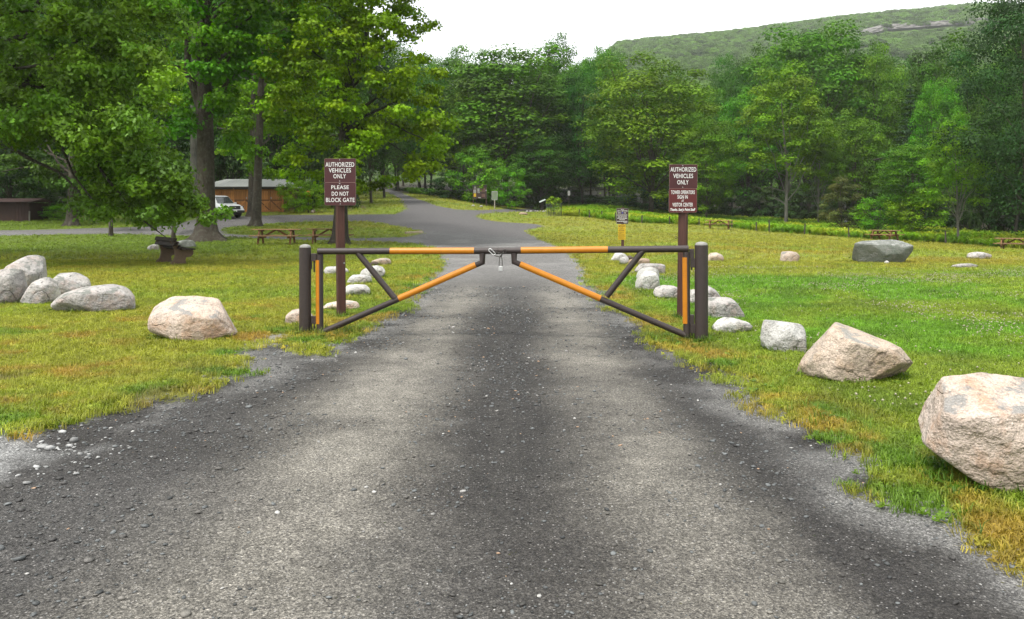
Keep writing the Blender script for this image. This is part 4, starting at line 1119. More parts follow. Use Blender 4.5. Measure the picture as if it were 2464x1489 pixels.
def flare_trunk(mb, path, rads, sides=14, flare=1.7, r_=None, fh=0.9):
    # trunk with a root flare that swells unevenly round its foot
    path = [np.array(p, float) for p in path]
    P2, R2 = [], []
    base_ = path[0]
    for z_, f_ in ((-0.25, flare * 1.12), (0.0, flare), (fh * 0.18, 1 + (flare - 1) * .55), (fh * 0.45, 1 + (flare - 1) * .24), (fh, 1.03)):
        t_ = z_ / max(path[1][2] - path[0][2], 0.1)
        P2.append(base_ + (path[1] - base_) * t_); R2.append(rads[0] * f_)
    P2 += path[1:]; R2 += list(rads[1:])
    b0 = len(mb.v)
    mb.tube(P2, R2, sides, True)
    ph = r_.uniform(0, 6.28)
    for i in range(5 * sides):
        lvl = i // sides; c_ = np.array(P2[lvl]); v = np.array(mb.v[b0 + i]); dlt = v - c_
        q = math.atan2(dlt[1], dlt[0])
        lob = 1 + (0.26, 0.24, 0.15, 0.07, 0.02)[lvl] * math.sin(5 * q + ph) + (0.12, 0.1, 0.06, 0.03, 0)[lvl] * math.sin(3 * q + 2 * ph)
        mb.v[b0 + i] = tuple(c_ + dlt * np.array((lob, lob, 1)))

def tint_for(idx_, m, base_, r_, cv=0.22, lv=0.16, yel=0.35):
    base_ = np.array(base_)
    cl = (1 + cv * r_.normal(size=m)).clip(0.55, 1.6)[:, None] * (np.array((1, 1, 1)) + yel * (r_.random(m)[:, None] - 0.5) * np.array((1.0, 0.25, -0.2)))
    lf = (1 + lv * r_.normal(size=len(idx_))).clip(0.5, 1.9)[:, None]
    return (base_ * cl[idx_] * lf).clip(0.003, 0.5)

# ---- generic broadleaf kinds for the forest wall, copied many times
def forest_kind(seed, H=20.0, rx=5.4, zc=12.2, rz=8.2, nc=70, per=330, base_=(0.05, 0.105, 0.014), ls=0.30, cr=1.5, flat=0.85, conic=0.0, dead=3, trunk_r=0.24, low=-0.85, lumps=7, nl=20):
    r_ = np.random.default_rng(seed)
    i = np.arange(nc) + 0.5
    phi = np.arccos(1 - i / nc * (1 - low)) ; th = math.pi * (1 + 5 ** 0.5) * i
    d = np.stack([np.cos(th) * np.sin(phi), np.sin(th) * np.sin(phi), np.cos(phi)], -1)
    lump = r_.normal(size=(lumps, 3)); lump /= np.linalg.norm(lump, axis=1)[:, None]
    g = 1 + 0.34 * np.max(np.maximum(d @ lump.T, 0) ** 6, axis=1) - 0.15
    rad = (0.55 + 0.45 * r_.random(nc) ** 0.6) * g
    C = d * np.array((rx, rx, rz)) * rad[:, None]
    if conic: C[:, :2] *= (1 - conic * ss(-rz, rz, C[:, 2]))[:, None] * (1 + conic * 0.4)
    C += r_.normal(size=(nc, 3)) * 0.3
    C[:, 2] += zc
    Rr = cr * r_.uniform(0.7, 1.3, nc)
    P_, Nn, ix = clump_leaves(C, Rr, per, r_, flat, 0.72, 0.62, 0.28)
    # thin inner fill so that the crown is dark and closed
    ti = tint_for(ix, nc, base_, r_)
    sz = ls * r_.uniform(0.6, 1.3, len(P_))
    crown = leaves('crown', P_, Nn, sz, ti, 'diamond', 0.15, r_)
    mb = MB()
    top = np.array((r_.normal() * .4, r_.normal() * .4, zc + rz * 0.45))
    mid = np.array((r_.normal() * .35, r_.normal() * .35, zc * 0.55))
    flare_trunk(mb, [(0, 0, 0), mid * np.array((.5, .5, .5)), mid, top], [trunk_r, trunk_r * .86, trunk_r * .72, trunk_r * .25], 10, 1.5, r_, 0.7)
    for c in C[r_.permutation(nc)[:nl]]:
        t_ = np.clip((c[2] - 3) / (zc + rz) * 0.7, 0.25, 0.9)
        a = mid * min(1, t_ / 0.55) if t_ < 0.55 else mid + (top - mid) * (t_ - 0.55) / 0.45
        limb(mb, a, c, trunk_r * 0.36 * (1.15 - t_ * .6), 0.03, r_, 0.08, 5, 5)
    for j in range(dead):                          # bare lower branches
        q = r_.uniform(0, 6.28); z_ = r_.uniform(2.5, 6.5); e = np.array((math.cos(q) * r_.uniform(1.5, 3.4), math.sin(q) * r_.uniform(1.5, 3.4), z_ + r_.uniform(-.3, 1.6)))
        pts = limb(mb, mid * (z_ / mid[2]), e, 0.07, 0.015, r_, 0.06, 5, 4)
        for b_ in range(3): limb(mb, pts[2 + b_], pts[2 + b_] + r_.normal(size=3) * .7, 0.03, 0.008, r_, 0.05, 3, 3)
    return mb.mesh('trunk'), crown
KINDS_ = {
 'round': forest_kind(101, base_=(0.054, 0.129, 0.0064), cr=1.55, nc=84, per=270, low=-0.97),
 'tall': forest_kind(102, rx=4.4, rz=8.8, zc=11.6, nc=78, per=260, base_=(0.042, 0.105, 0.0088), cr=1.45, low=-0.97),
 'broad': forest_kind(103, rx=6.0, rz=8.6, zc=11.8, nc=104, per=260, base_=(0.072, 0.157, 0.0056), lumps=9, cr=1.5, low=-0.97),
 'dark': forest_kind(104, rx=5.2, rz=8.6, zc=11.6, nc=84, per=250, base_=(0.029, 0.076, 0.0080), cr=1.55, low=-0.98),
 'light': forest_kind(105, rx=5.0, rz=7.4, zc=13.0, nc=66, per=250, base_=(0.071, 0.148, 0.0088), cr=1.25, dead=5, low=-0.86, nl=9, trunk_r=0.2),
 'mid': forest_kind(106, rx=5.6, rz=8.4, zc=12.0, nc=86, per=260, base_=(0.050, 0.122, 0.0072), lumps=5, cr=1.5, low=-0.97),
}
KINDS_['shade'] = forest_kind(107, rx=5.4, rz=8.8, zc=11.4, nc=84, per=460, base_=(0.020, 0.046, 0.011), cr=1.6, low=-0.98, ls=0.2)  # leaf colour itself darkened, painting in the deep shade of the wood
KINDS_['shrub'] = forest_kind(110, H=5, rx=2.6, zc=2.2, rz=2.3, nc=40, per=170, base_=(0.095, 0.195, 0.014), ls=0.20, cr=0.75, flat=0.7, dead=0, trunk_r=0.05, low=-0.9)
KINDS_['darkshrub'] = forest_kind(111, H=5, rx=2.9, zc=2.0, rz=2.2, nc=34, per=150, base_=(0.022, 0.048, 0.012), ls=0.24, cr=0.85, flat=0.6, dead=2, trunk_r=0.05, low=-0.9)  # dark leaf colour stands in for shade beneath the trees
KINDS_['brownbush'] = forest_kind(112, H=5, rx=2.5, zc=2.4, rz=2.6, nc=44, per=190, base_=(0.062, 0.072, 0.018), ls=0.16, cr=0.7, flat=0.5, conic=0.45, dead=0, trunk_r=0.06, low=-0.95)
KH = {'round': 20.6, 'tall': 20.6, 'broad': 20.6, 'dark': 20.4, 'light': 20.6, 'mid': 20.6, 'shade': 20.4, 'shrub': 4.6, 'darkshrub': 4.3, 'brownbush': 5.1}
KR = {'round': 5.9, 'tall': 5.0, 'broad': 6.5, 'dark': 5.8, 'light': 5.5, 'mid': 6.1, 'shade': 6.0, 'shrub': 3.0, 'darkshrub': 3.3, 'brownbush': 2.5}
def conifer_kind(seed, H=16.0, r0=3.4, base_=(0.022, 0.05, 0.022), whorls=22, nl=900, ls=0.34):
    r_ = np.random.default_rng(seed); mb = MB(); C = []; Nn = []
    mb.tube([(0, 0, -.2), (0, 0, H * .5), (0, 0, H * .97)], [0.2, 0.12, 0.02], 8)
    for i in range(whorls):
        z_ = H * (0.10 + 0.88 * i / whorls); rr_ = r0 * (1 - (z_ / H)) ** 0.8 + 0.15
        nb = 7
        for j in range(nb):
            q = 2 * math.pi * j / nb + i * 0.7 + r_.uniform(-.25, .25); L_ = rr_ * r_.uniform(.75, 1.15)
            d = np.array((math.cos(q), math.sin(q), -0.12))
            if i < whorls - 3: mb.tube([(0, 0, z_), tuple(np.array((0, 0, z_)) + d * L_)], [0.03, 0.008], 4, False)
            k_ = max(6, int(26 * L_))
            t_ = r_.random(k_) ** 0.7
            C.append(np.array((0, 0, z_)) + d * (t_ * L_)[:, None] + r_.normal(size=(k_, 3)) * np.array((.16, .16, .07)) * (1 + .3 * L_))
            Nn.append(np.array((0, 0, 1.0)) + d * .2 + r_.normal(size=(k_, 3)) * .35)
    C = np.vstack(C); Nn = np.vstack(Nn); ix = np.zeros(len(C), int)
    return mb.mesh('trunk'), leaves('crown', C, Nn, ls * r_.uniform(.6, 1.3, len(C)), tint_for(ix, 1, base_, r_, 0.0), 'diamond', 0.1, r_)
KINDS_['spruce'] = conifer_kind(120); KH['spruce'] = 16.0; KR['spruce'] = 3.5

used_ = {}
def tree(kind, px, top, Y, half, label, name='forest_tree', cat='tree', group='trees of the forest wall', rz=None, bark=None, x=None):
    xx = (px - CX) / F * Y
    z0 = float(zt(xx, Y)); ht = CH + (HY - top) / F * Y - z0
    sx = (half / F * Y) / KR[kind]; sz = ht / KH[kind]
    t = empty(name, (xx, Y, z0 - 0.05), label, cat, group, random.uniform(0, 6.28) if rz is None else rz)
    t.scale = (sx, sx, sz)
    tm, cm = KINDS_[kind]
    if len(tm.materials) == 0: tm.materials.append(bark or (M_BARKD if kind in ('dark', 'darkshrub', 'spruce', 'brownbush') else M_BARK))
    if len(cm.materials) == 0: cm.materials.append(M_LEAF)
    link('stem' if 'shrub' in name or 'bush' in name else 'trunk', tm, None, t); link('foliage' if 'shrub' in name or 'bush' in name else 'crown', cm, None, t)
    return t

GF = 'trees along the front of the forest'
tree('tall', 1215, 100, 118, 160, 'tall grey green forest tree with leaning pale trunk above the notice board', group=GF)
tree('broad', 1565, 139, 104, 172, 'broad bright green rounded tree behind the small brown and yellow signs', group=GF)
tree('dark', 1338, 97, 136, 62, 'dark green treetop nearest the gap in the sky, left of the broad bright tree', group=GF)
tree('mid', 1420, 108, 138, 62, 'treetop on the skyline left of the broad bright tree, middle one of three', group=GF)
tree('round', 1466, 112, 133, 55, 'treetop on the skyline touching the broad bright tree at its left shoulder', group=GF)
tree('round', 1945, 54, 116, 158, 'tallest domed tree of the forest right of the right sign post', group=GF)
tree('mid', 2100, 98, 112, 80, 'round treetop just right of the tallest domed tree', group=GF)
tree('dark', 2268, 102, 104, 118, 'wide dark domed tree under the rocky ridge', group=GF)
tree('light', 1890, 167, 92, 116, 'pale leafed tree with bare grey limbs behind the right meadow', group=GF, bark=M_BARK2)
tree('light', 1968, 262, 94, 60, 'slim tree with a bare grey trunk right of the pale leafed one', group=GF)
tree('broad', 1698, 272, 97, 78, 'tree with low drooping skirts right behind the right maroon sign', group=GF)
tree('spruce', 2190, 192, 90, 62, 'dark pointed spruce in the forest on the right', group=GF)
tree('round', 2258, 185, 86, 66, 'upright bright tree right of the dark spruce', group=GF)
tree('light', 2305, 287, 63, 84, 'small yellow green tree with a thin pale trunk at the right meadow edge', group=GF)
tree('mid', 2195, 327, 73, 88, 'low bushy tree left of the small yellow green one', group=GF)
tree('mid', 1800, 200, 114, 90, 'mid green tree between the broad bright tree and the tallest domed tree', group=GF)
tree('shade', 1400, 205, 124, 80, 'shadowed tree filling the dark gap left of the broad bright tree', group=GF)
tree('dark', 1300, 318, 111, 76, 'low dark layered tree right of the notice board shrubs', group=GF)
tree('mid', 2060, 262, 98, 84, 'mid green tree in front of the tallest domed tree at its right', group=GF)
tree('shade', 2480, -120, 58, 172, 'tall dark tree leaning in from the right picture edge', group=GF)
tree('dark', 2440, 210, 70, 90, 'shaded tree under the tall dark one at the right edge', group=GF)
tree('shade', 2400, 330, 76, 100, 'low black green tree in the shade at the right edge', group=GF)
tree('mid', 1090, 112, 128, 95, 'forest tree just right of the big maple, above the road bend', group=GF)
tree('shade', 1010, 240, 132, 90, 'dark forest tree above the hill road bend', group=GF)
tree('brownbush', 2025, 416, 80, 56, 'brownish green conical bush at the meadow edge', 'conical_bush', 'bush', None)
tree('shrub', 2112, 472, 77, 64, 'bright green shrub right of the brownish conical bush', 'shrub', 'shrub', 'shrubs at the forest edge')
tree('shrub', 2200, 462, 72, 70, 'second bright green shrub right of the conical bush, nearer the right edge', 'shrub', 'shrub', 'shrubs at the forest edge')
YK = at(1153, 493).y
tree('shrub', 1148, 360, YK + 4, 72, 'tall green shrub right behind the notice board', 'shrub', 'shrub', 'shrubs behind the notice board')
tree('shrub', 1222, 398, YK + 3, 52, 'yellow green shrub behind the white framed board', 'shrub', 'shrub', 'shrubs behind the notice board')
tree('darkshrub', 1302, 440, 112, 40, 'small dark shrub behind the slanted information panel', 'shrub', 'shrub', 'shrubs behind the notice board')
tree('darkshrub', 1075, 425, YK + 6, 60, 'dark shrub left of the notice board beside the road', 'shrub', 'shrub', 'shrubs behind the notice board')
tree('shrub', 706, 425, 71, 40, 'shrub touching the right end of the timber garage', 'shrub', 'shrub', 'shrubs right of the garage')
tree('shrub', 748, 438, 72, 38, 'shrub with the orange container, left of the left sign post', 'shrub', 'shrub', 'shrubs right of the garage')
tree('shrub', 138, 492, 63, 42, 'yellow green bush behind the trunk at far left', 'shrub', 'shrub', None)
tree('shade', 20, 215, 66, 96, 'shade darkened low tree over the brown shed at far left', 'shade_tree', 'tree', 'shaded trees at far left')
tree('shade', 120, 250, 72, 90, 'shade darkened low tree between the brown shed and the far left trunk', 'shade_tree', 'tree', 'shaded trees at far left')
tree('shade', -90, 180, 68, 100, 'shade darkened tree mostly beyond the left picture edge', 'shade_tree', 'tree', 'shaded trees at far left')
tree('shade', 250, 270, 78, 90, 'shade darkened low tree right of the far left trunk', 'shade_tree', 'tree', 'shaded trees at far left')
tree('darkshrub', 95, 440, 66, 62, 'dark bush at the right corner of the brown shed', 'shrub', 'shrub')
tree('shade', 360, 280, 84, 90, 'shade darkened low tree behind the oak bough', 'shade_tree', 'tree', 'shaded trees at far left')
rr = random.Random(11)
LM = [(985, 'the hill road bend'), (1100, 'the notice board shrubs'), (1160, 'the notice board'), (1230, 'the map board'), (1330, 'the fenced sapling'), (1430, 'the dark forest gap'), (1565, 'the broad bright tree'), (1690, 'the right maroon sign'),
      (1760, 'the farthest picnic table'), (1830, 'the paired fence posts'), (1900, 'the pale leafed tree'), (1970, 'the slim bare trunked tree'), (2030, 'the conical bush'), (2110, 'the big lawn boulder'), (2190, 'the dark spruce'), (2260, 'the upright bright tree'), (2340, 'the thin pale trunk'), (2430, 'the tall right edge tree'), (2560, 'the right picture edge')]
LML = [(-160, 'the left picture edge'), (-60, 'the brown shed wall'), (40, 'the brown shed'), (110, 'the corner of the brown shed'), (180, 'the far left trunk'), (270, 'the low brown building'), (360, 'the oak bough over the bench'), (440, 'the bench rocks'), (500, 'the largest lawn trunk'), (560, 'the white pickup'), (620, 'the leaning trunk'), (690, 'the right end of the garage'), (750, 'the orange container'), (820, 'the left maroon sign'), (900, 'the top of the hill road')]
TONE = {'tall': 'slender grey green', 'dark': 'dark green', 'mid': 'mid green', 'round': 'bright green', 'shade': 'shade darkened'}
near_lm = lambda px, L: min(L, key=lambda q: abs(q[0] - px))[1]
# deeper rows that close the wood, tops kept under the skyline of the photograph
SKYX = [900, 1050, 1330, 1480, 1530, 1700, 1790, 1940, 2090, 2180, 2360, 2400, 2700]
SKYY = [60, 118, 118, 122, 175, 168, 125, 75, 115, 140, 130, 60, -60]
back = []
for Y0, step in ((122, 78), (134, 70), (150, 62)):
    px = 940 + rr.uniform(0, 40)
    while px < 2640:
        back.append((px, np.interp(px, SKYX, SKYY) + rr.uniform(8, 55) + (30 if Y0 < 130 else 0), Y0 + rr.uniform(-5, 5), step * rr.uniform(.75, 1.05)))
        px += step * rr.uniform(.8, 1.15)
for (px, tp, Y, hf) in back:
    if Y < 128 and 1090 < px < 1000: continue
    kd = rr.choice(['tall', 'dark', 'mid', 'round', 'dark'])
    tree(kd, px, tp, Y, hf, '%s tree %s forest behind %s' % (TONE[kd], 'inside the' if Y < 128 else ('deep in the' if Y < 142 else 'far back in the'), near_lm(px, LM)), group='trees deeper in the forest')
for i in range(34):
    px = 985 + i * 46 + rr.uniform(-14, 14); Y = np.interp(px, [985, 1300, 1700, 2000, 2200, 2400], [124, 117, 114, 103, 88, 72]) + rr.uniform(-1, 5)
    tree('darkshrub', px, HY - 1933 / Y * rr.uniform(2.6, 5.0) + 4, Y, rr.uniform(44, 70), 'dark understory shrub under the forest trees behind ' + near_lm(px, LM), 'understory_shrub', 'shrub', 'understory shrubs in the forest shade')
left_rows = [(84, 84), (96, 78), (110, 74)]
for Y0, step in left_rows:
    px = -190 + rr.uniform(0, 40)
    while px < 930:
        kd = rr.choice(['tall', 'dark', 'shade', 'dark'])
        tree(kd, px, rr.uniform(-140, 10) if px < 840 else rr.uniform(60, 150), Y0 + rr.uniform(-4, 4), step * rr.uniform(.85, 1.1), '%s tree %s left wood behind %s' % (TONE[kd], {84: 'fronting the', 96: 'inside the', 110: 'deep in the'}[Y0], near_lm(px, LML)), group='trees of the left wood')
        px += step * rr.uniform(.8, 1.15)
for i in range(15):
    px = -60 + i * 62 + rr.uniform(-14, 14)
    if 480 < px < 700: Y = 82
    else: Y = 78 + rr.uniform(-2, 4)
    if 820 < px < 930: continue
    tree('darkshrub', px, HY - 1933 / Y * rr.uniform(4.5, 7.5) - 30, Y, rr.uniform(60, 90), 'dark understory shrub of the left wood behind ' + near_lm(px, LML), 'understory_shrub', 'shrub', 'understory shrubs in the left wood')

# ---- large trees of the left lawn, each with its own limbs and crown
def in_poly(P_, x, y): return poly_sd(np.array(P_, float), np.asarray(x, float), np.asarray(y, float)) > 0
def fill(poly, n, y0, y1, r_):                    # crown clump centres inside an outline, spread in depth
    P_ = np.array(poly); out = []
    while len(out) < n:
        x = r_.uniform(P_[:, 0].min(), P_[:, 0].max()); y = r_.uniform(P_[:, 1].min(), P_[:, 1].max())
        if in_poly(P_, [x], [y])[0]: out.append(np.array(up(x, y, r_.uniform(y0, y1))))
    return np.array(out)
def big_tree(name, label, foot, path, rads, C, Rr, per, ls, base_, shape, leafm, bark, seed, nl=26, flat=0.6, flare=1.8, group=None, upb=0.55, limb_r=0.34, extra=None, nj=0.55, yel=0.35):
    r_ = np.random.default_rng(seed)
    t = empty(name, foot, label, 'tree', group)
    f_ = np.array(foot)
    mb = MB(); pl_ = [np.array(p) - f_ for p in path]
    flare_trunk(mb, pl_, rads, 16, flare, r_, 1.1)
    Cl = C - f_
    zs = np.array([p[2] for p in pl_])
    sel = r_.permutation(len(Cl))[:nl]
    for c in Cl[sel]:
        za = np.clip(c[2] - 0.28 * np.linalg.norm(c[:2] - pl_[-1][:2]) - r_.uniform(0, 1.5), zs[-1] * 0.34, zs[-1] * 0.98)
        a = np.array([np.interp(za, zs, [p[i] for p in pl_]) for i in range(3)]); ra = np.interp(za, zs, rads)
        limb(mb, a, c, ra * limb_r, 0.02, r_, 0.10, 7, 7)
    if extra:
        for pts, r0, r1 in extra: mb.tube([np.array(p) - f_ for p in pts], list(np.linspace(r0, r1, len(pts))), 9, False)
    mb.build('trunk', bark, t)
    P_, Nn, ix = clump_leaves(Cl, Rr, per, r_, flat, upb, 0.35, nj)
    ti = tint_for(ix, len(Cl), base_, r_, 0.2, 0.2, yel)
    link('crown', leaves('crown', P_, Nn, (ls if np.isscalar(ls) else ls[ix]) * r_.uniform(0.6, 1.25, len(P_)), ti, shape, 0.2, r_), leafm, t)
    return t
r_ = np.random.default_rng(55)
# near oak, trunk just outside the left edge, boughs drooping over the bench
of = at(-75, 622)
OAK = [[(-160, -30), (432, -30), (430, 60), (415, 150), (420, 210), (370, 250), (345, 330), (300, 330), (210, 240), (140, 270), (60, 330), (-160, 330)],
       [(180, 330), (330, 330), (390, 370), (440, 410), (475, 470), (490, 505), (525, 530), (500, 540), (455, 515), (425, 535), (390, 545), (350, 540), (290, 515), (215, 530), (195, 500), (225, 450), (205, 390)],
       [(-100, 250), (130, 240), (205, 300), (190, 345), (120, 355), (60, 350), (-100, 340)]]
C = np.vstack([fill(OAK[0], 120, 23.5, 31, r_), fill(OAK[1], 66, 24.5, 28.5, r_), fill(OAK[2], 22, 22.5, 25, r_)])
# boughs: outer ends hang in front of the inner foliage
for a, b_, n in (((200, 300), (528, 534), 16), ((150, 250), (400, 550), 12), ((120, 40), (425, 190), 12), ((60, 60), (345, 320), 12), ((-60, 200), (190, 325), 9), ((230, -20), (430, 70), 8), ((260, 350), (470, 500), 8)):
    t_ = np.linspace(0.12, 1, n)
    C = np.vstack([C, [np.array(up(a[0] + (b_[0] - a[0]) * q + r_.normal() * 14, a[1] + (b_[1] - a[1]) * q ** 1.3 + r_.normal() * 10, 25.4 - 1.6 * q + r_.normal() * .5)) for q in t_]])
spx = CX + C[:, 0] / C[:, 1] * F; spy = HY - (C[:, 2] - CH) / C[:, 1] * F
C = C[~((spx > 300) & (spx < 470) & (spy > 535)) & ~((spx > 500) & (spy < 505) & (spy > 330))]
nv = len(C)
# the rest of the crown, above and beside the picture
i = 0; ext = []
while len(ext) < 95:
    v = r_.normal(size=3); v /= np.linalg.norm(v); p_ = np.array((of.x + 1, of.y - 0.5, 11.0)) + v * np.array((10.0, 9.5, 7.0)) * r_.uniform(.75, 1.0)
    sx_ = CX + p_[0] / p_[1] * F; sy_ = HY - (p_[2] - CH) / p_[1] * F
    if p_[2] > 4 and (sy_ < -60 or sx_ < -60): ext.append(p_)
C = np.vstack([C, ext])
Rr = np.concatenate([r_.uniform(0.40, 0.8, nv), r_.uniform(1.2, 1.7, len(ext))])
spx = CX + C[:nv, 0] / C[:nv, 1] * F; spy = HY - (C[:nv, 2] - CH) / C[:nv, 1] * F
Rr[:nv] *= np.where((spx > 430) & (spy > 380), 0.55, 1.0) * np.where(spy > 510, 0.7, 1.0)
per = np.concatenate([np.where(Rr[:nv] < 0.35, 130, 270), np.full(len(ext), 200)])
def b3(*q): return [np.array(up(*p)) for p in q]
big_tree('oak_tree', 'near oak with blue green drooping boughs filling the upper left corner', of, [of, of + Vector((.1, .1, 3.5)), of + Vector((.4, .3, 8)), of + Vector((.6, .2, 15))], [0.55, 0.46, 0.36, 0.1],
         C, Rr, per, np.concatenate([np.full(nv, 0.155), np.full(len(ext), 0.34)]), (0.096, 0.172, 0.027), 'oak', M_OAK, M_BARKD, 5, 40, 0.65, group='large trees of the left lawn', limb_r=0.3, upb=0.45, nj=0.75, yel=0.25,
         extra=[(b3((-60, 250, 27.3), (80, 225, 26.6), (220, 330, 25.9), (380, 460, 25.0), (520, 535, 24.2)), 0.14, 0.012), (b3((-50, 130, 27.2), (120, 60, 27), (280, 110, 26.4), (410, 190, 25.8)), 0.13, 0.015),
                (b3((-60, 180, 27.2), (100, 190, 26.6), (230, 260, 26), (330, 330, 25.2)), 0.11, 0.012), (b3((150, 270, 26.3), (250, 420, 25.6), (330, 520, 25), (405, 575, 24.5)), 0.07, 0.01)])
# big lawn tree with forked trunk and flared roots
bf = at(497, 579)
Yb = bf.y
BP = [(340, -160), (800, -160), (790, -20), (770, 60), (700, 150), (640, 210), (560, 190), (540, 290), (575, 330), (550, 370), (430, 330), (390, 380), (370, 300), (400, 200), (430, 80)]
C = fill(BP, 84, Yb - 1, Yb + 8, r_)
Cx = fill([(420, -160), (790, -160), (750, 90), (600, 190), (560, 120), (520, 60), (470, 60), (430, 20)], 30, Yb - 5, Yb - 1, r_)
Cf = fill([(400, -60), (640, -60), (620, 60), (540, 120), (585, 215), (520, 250), (440, 235), (420, 120)], 26, Yb - 4, Yb - 1.2, r_)
C = np.vstack([C, Cx, Cf])
ext = []
while len(ext) < 46:
    v = r_.normal(size=3); v /= np.linalg.norm(v); p_ = np.array((bf.x + 1.5, bf.y + 1, 17.0)) + v * np.array((9.5, 8.0, 7.0)) * r_.uniform(.75, 1.0)
    if HY - (p_[2] - CH) / p_[1] * F < -60: ext.append(p_)
C = np.vstack([C, ext]); nv = len(C) - len(ext)
Rr = np.concatenate([r_.uniform(0.7, 1.25, nv), r_.uniform(1.4, 2.0, len(ext))])
per = np.concatenate([np.full(nv, 190), np.full(len(ext), 200)])
big_tree('lawn_tree', 'largest trunk on the left lawn, forked above, with flared roots', bf, b3((497, 579, Yb), (496, 480, Yb), (494, 330, Yb), (490, 215, Yb), (487, 60, Yb), (492, -120, Yb + .3), (495, -260, Yb + .5)), [0.52, 0.48, 0.45, 0.44, 0.34, 0.26, 0.1],
         C, Rr, per, np.concatenate([np.full(nv, 0.225), np.full(len(ext), 0.36)]), (0.086, 0.170, 0.017), 'maple', M_LEAF, M_BARK, 6, 30, 0.55, 2.35, 'large trees of the left lawn', limb_r=0.3,
         extra=[(b3((484, 260, Yb), (468, 215, Yb - .2), (452, 180, Yb - .4), (450, 90, Yb - .6), (440, -60, Yb - .8)), 0.3, 0.1), (b3((497, 180, Yb - .2), (540, 130, Yb - .6), (590, 112, Yb - 1), (680, 104, Yb - 1.6)), 0.16, 0.03),
                (b3((460, 190, Yb), (430, 160, Yb - .5), (400, 155, Yb - 1)), 0.12, 0.03)])
# trees behind it
def trunk_tree(label, px, py, wpx, top_py, lean, C, seed, base_, bark, per=170, ls=0.25, flare=1.6, Rm=(0.7, 1.2), nl=18, group='large trees of the left lawn', name='lawn_tree', shape='maple', extra=None):
    f_ = at(px, py); Y = f_.y; r0 = wpx / F * Y / 2
    ys = np.linspace(py, top_py, 6)
    pth = [np.array(f_)] + [np.array(up(px + lean * (py - q) / (py - top_py), q, Y)) for q in ys[1:]]
    rads = [r0 * (1 - 0.10 * j) for j in range(6)]; rads[-1] = r0 * 0.3
    rr_ = np.random.default_rng(seed)
    return big_tree(name, label, f_, pth, rads, C, rr_.uniform(*Rm, len(C)), np.full(len(C), per), ls, base_, shape, M_LEAF, bark, seed, nl, 0.5, flare, group, extra=extra)
trunk_tree('pale grey trunk close behind the largest trunk', 467, 520, 19, -60, -2, fill([(300, -150), (520, -150), (470, 120), (430, 300), (380, 330), (330, 330)], 60, 60, 70, r_), 21, (0.095, 0.18, 0.018), M_BARK2, nl=14)
trunk_tree('leaning trunk in front of the garage doors', 616, 544, 22, 40, 18, fill([(540, -150), (760, -150), (790, 120), (760, 300), (690, 425), (640, 420), (560, 400), (545, 300), (560, 100)], 95, 56, 64, r_), 22, (0.100, 0.190, 0.015), M_BARK, nl=18)
trunk_tree('mossy trunk left of the leaning one, against the garage doors', 603, 520, 15, 60, 10, fill([(520, -150), (700, -150), (700, 250), (640, 380), (540, 380), (510, 330)], 70, 66, 74, r_), 23, (0.09, 0.17, 0.015), M_BARK, nl=14)
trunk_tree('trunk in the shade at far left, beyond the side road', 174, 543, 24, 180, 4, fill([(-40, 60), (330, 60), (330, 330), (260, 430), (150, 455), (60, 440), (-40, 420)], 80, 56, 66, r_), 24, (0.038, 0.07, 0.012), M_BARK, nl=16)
trunk_tree('thin young tree under the drooping oak boughs, beside the bench rocks', 417, 574, 8, 440, 3, fill([(385, 420), (450, 420), (455, 500), (400, 520)], 12, 50, 52.5, r_), 25, (0.05, 0.095, 0.014), M_BARK, 120, 0.16, 1.2, (0.35, 0.6), 6)
trunk_tree('thin young tree hidden behind the lowest oak foliage', 267, 569, 9, 420, -3, fill([(230, 400), (310, 400), (310, 500), (240, 500)], 12, 52, 55, r_), 26, (0.04, 0.075, 0.014), M_BARK, 120, 0.16, 1.2, (0.35, 0.6), 6)
# the bright maple behind the left maroon sign
mf = at(818, 588); Ym = mf.y
MP_ = [(640, 40), (740, -150), (1010, -150), (1010, 0), (985, 70), (1000, 130), (1050, 170), (1035, 230), (1072, 310), (1050, 370), (1030, 412), (985, 425), (950, 380), (905, 420), (930, 445), (870, 452), (810, 440), (760, 410), (700, 400), (660, 330), (630, 200)]
C = fill(MP_, 150, Ym - 4, Ym + 5, r_)
air = fill([(960, 10), (1040, 20), (1062, 55), (1040, 90), (985, 115), (940, 70)], 15, Ym - 1, Ym + 2, r_)
edge = np.array([np.array(up(x + r_.normal() * 6, y + r_.normal() * 6, Ym + r_.uniform(-3, 1.5))) for x, y in ((1055, 170), (1040, 205), (1000, 150), (1030, 240), (1050, 275), (1068, 305), (1055, 335), (1040, 372), (1045, 400), (1012, 415), (985, 420), (935, 440), (905, 448), (870, 455), (1000, 380), (1020, 330), (820, 455), (760, 425), (700, 410), (720, 390))])
Cf2 = fill([(770, 60), (930, 40), (930, 200), (890, 330), (875, 440), (775, 440), (770, 330), (760, 200)], 40, Ym - 4.5, Ym - 1.4, r_)
C = np.vstack([C, edge, Cf2, air])
ext = []
while len(ext) < 40:
    v = r_.normal(size=3); v /= np.linalg.norm(v); p_ = np.array((mf.x + 0.4, mf.y + 1, 14.5)) + v * np.array((6.0, 5.5, 5.5)) * r_.uniform(.75, 1.0)
    if HY - (p_[2] - CH) / p_[1] * F < -70: ext.append(p_)
C = np.vstack([C, ext]); n1 = 150 + len(edge) + len(Cf2); n2 = len(air); n3_ = len(ext)
Rr = np.concatenate([r_.uniform(0.5, 0.95, n1), r_.uniform(0.4, 0.65, n2), r_.uniform(1.2, 1.7, n3_)])
per = np.concatenate([np.full(n1, 180), np.full(n2, 60), np.full(n3_, 150)])
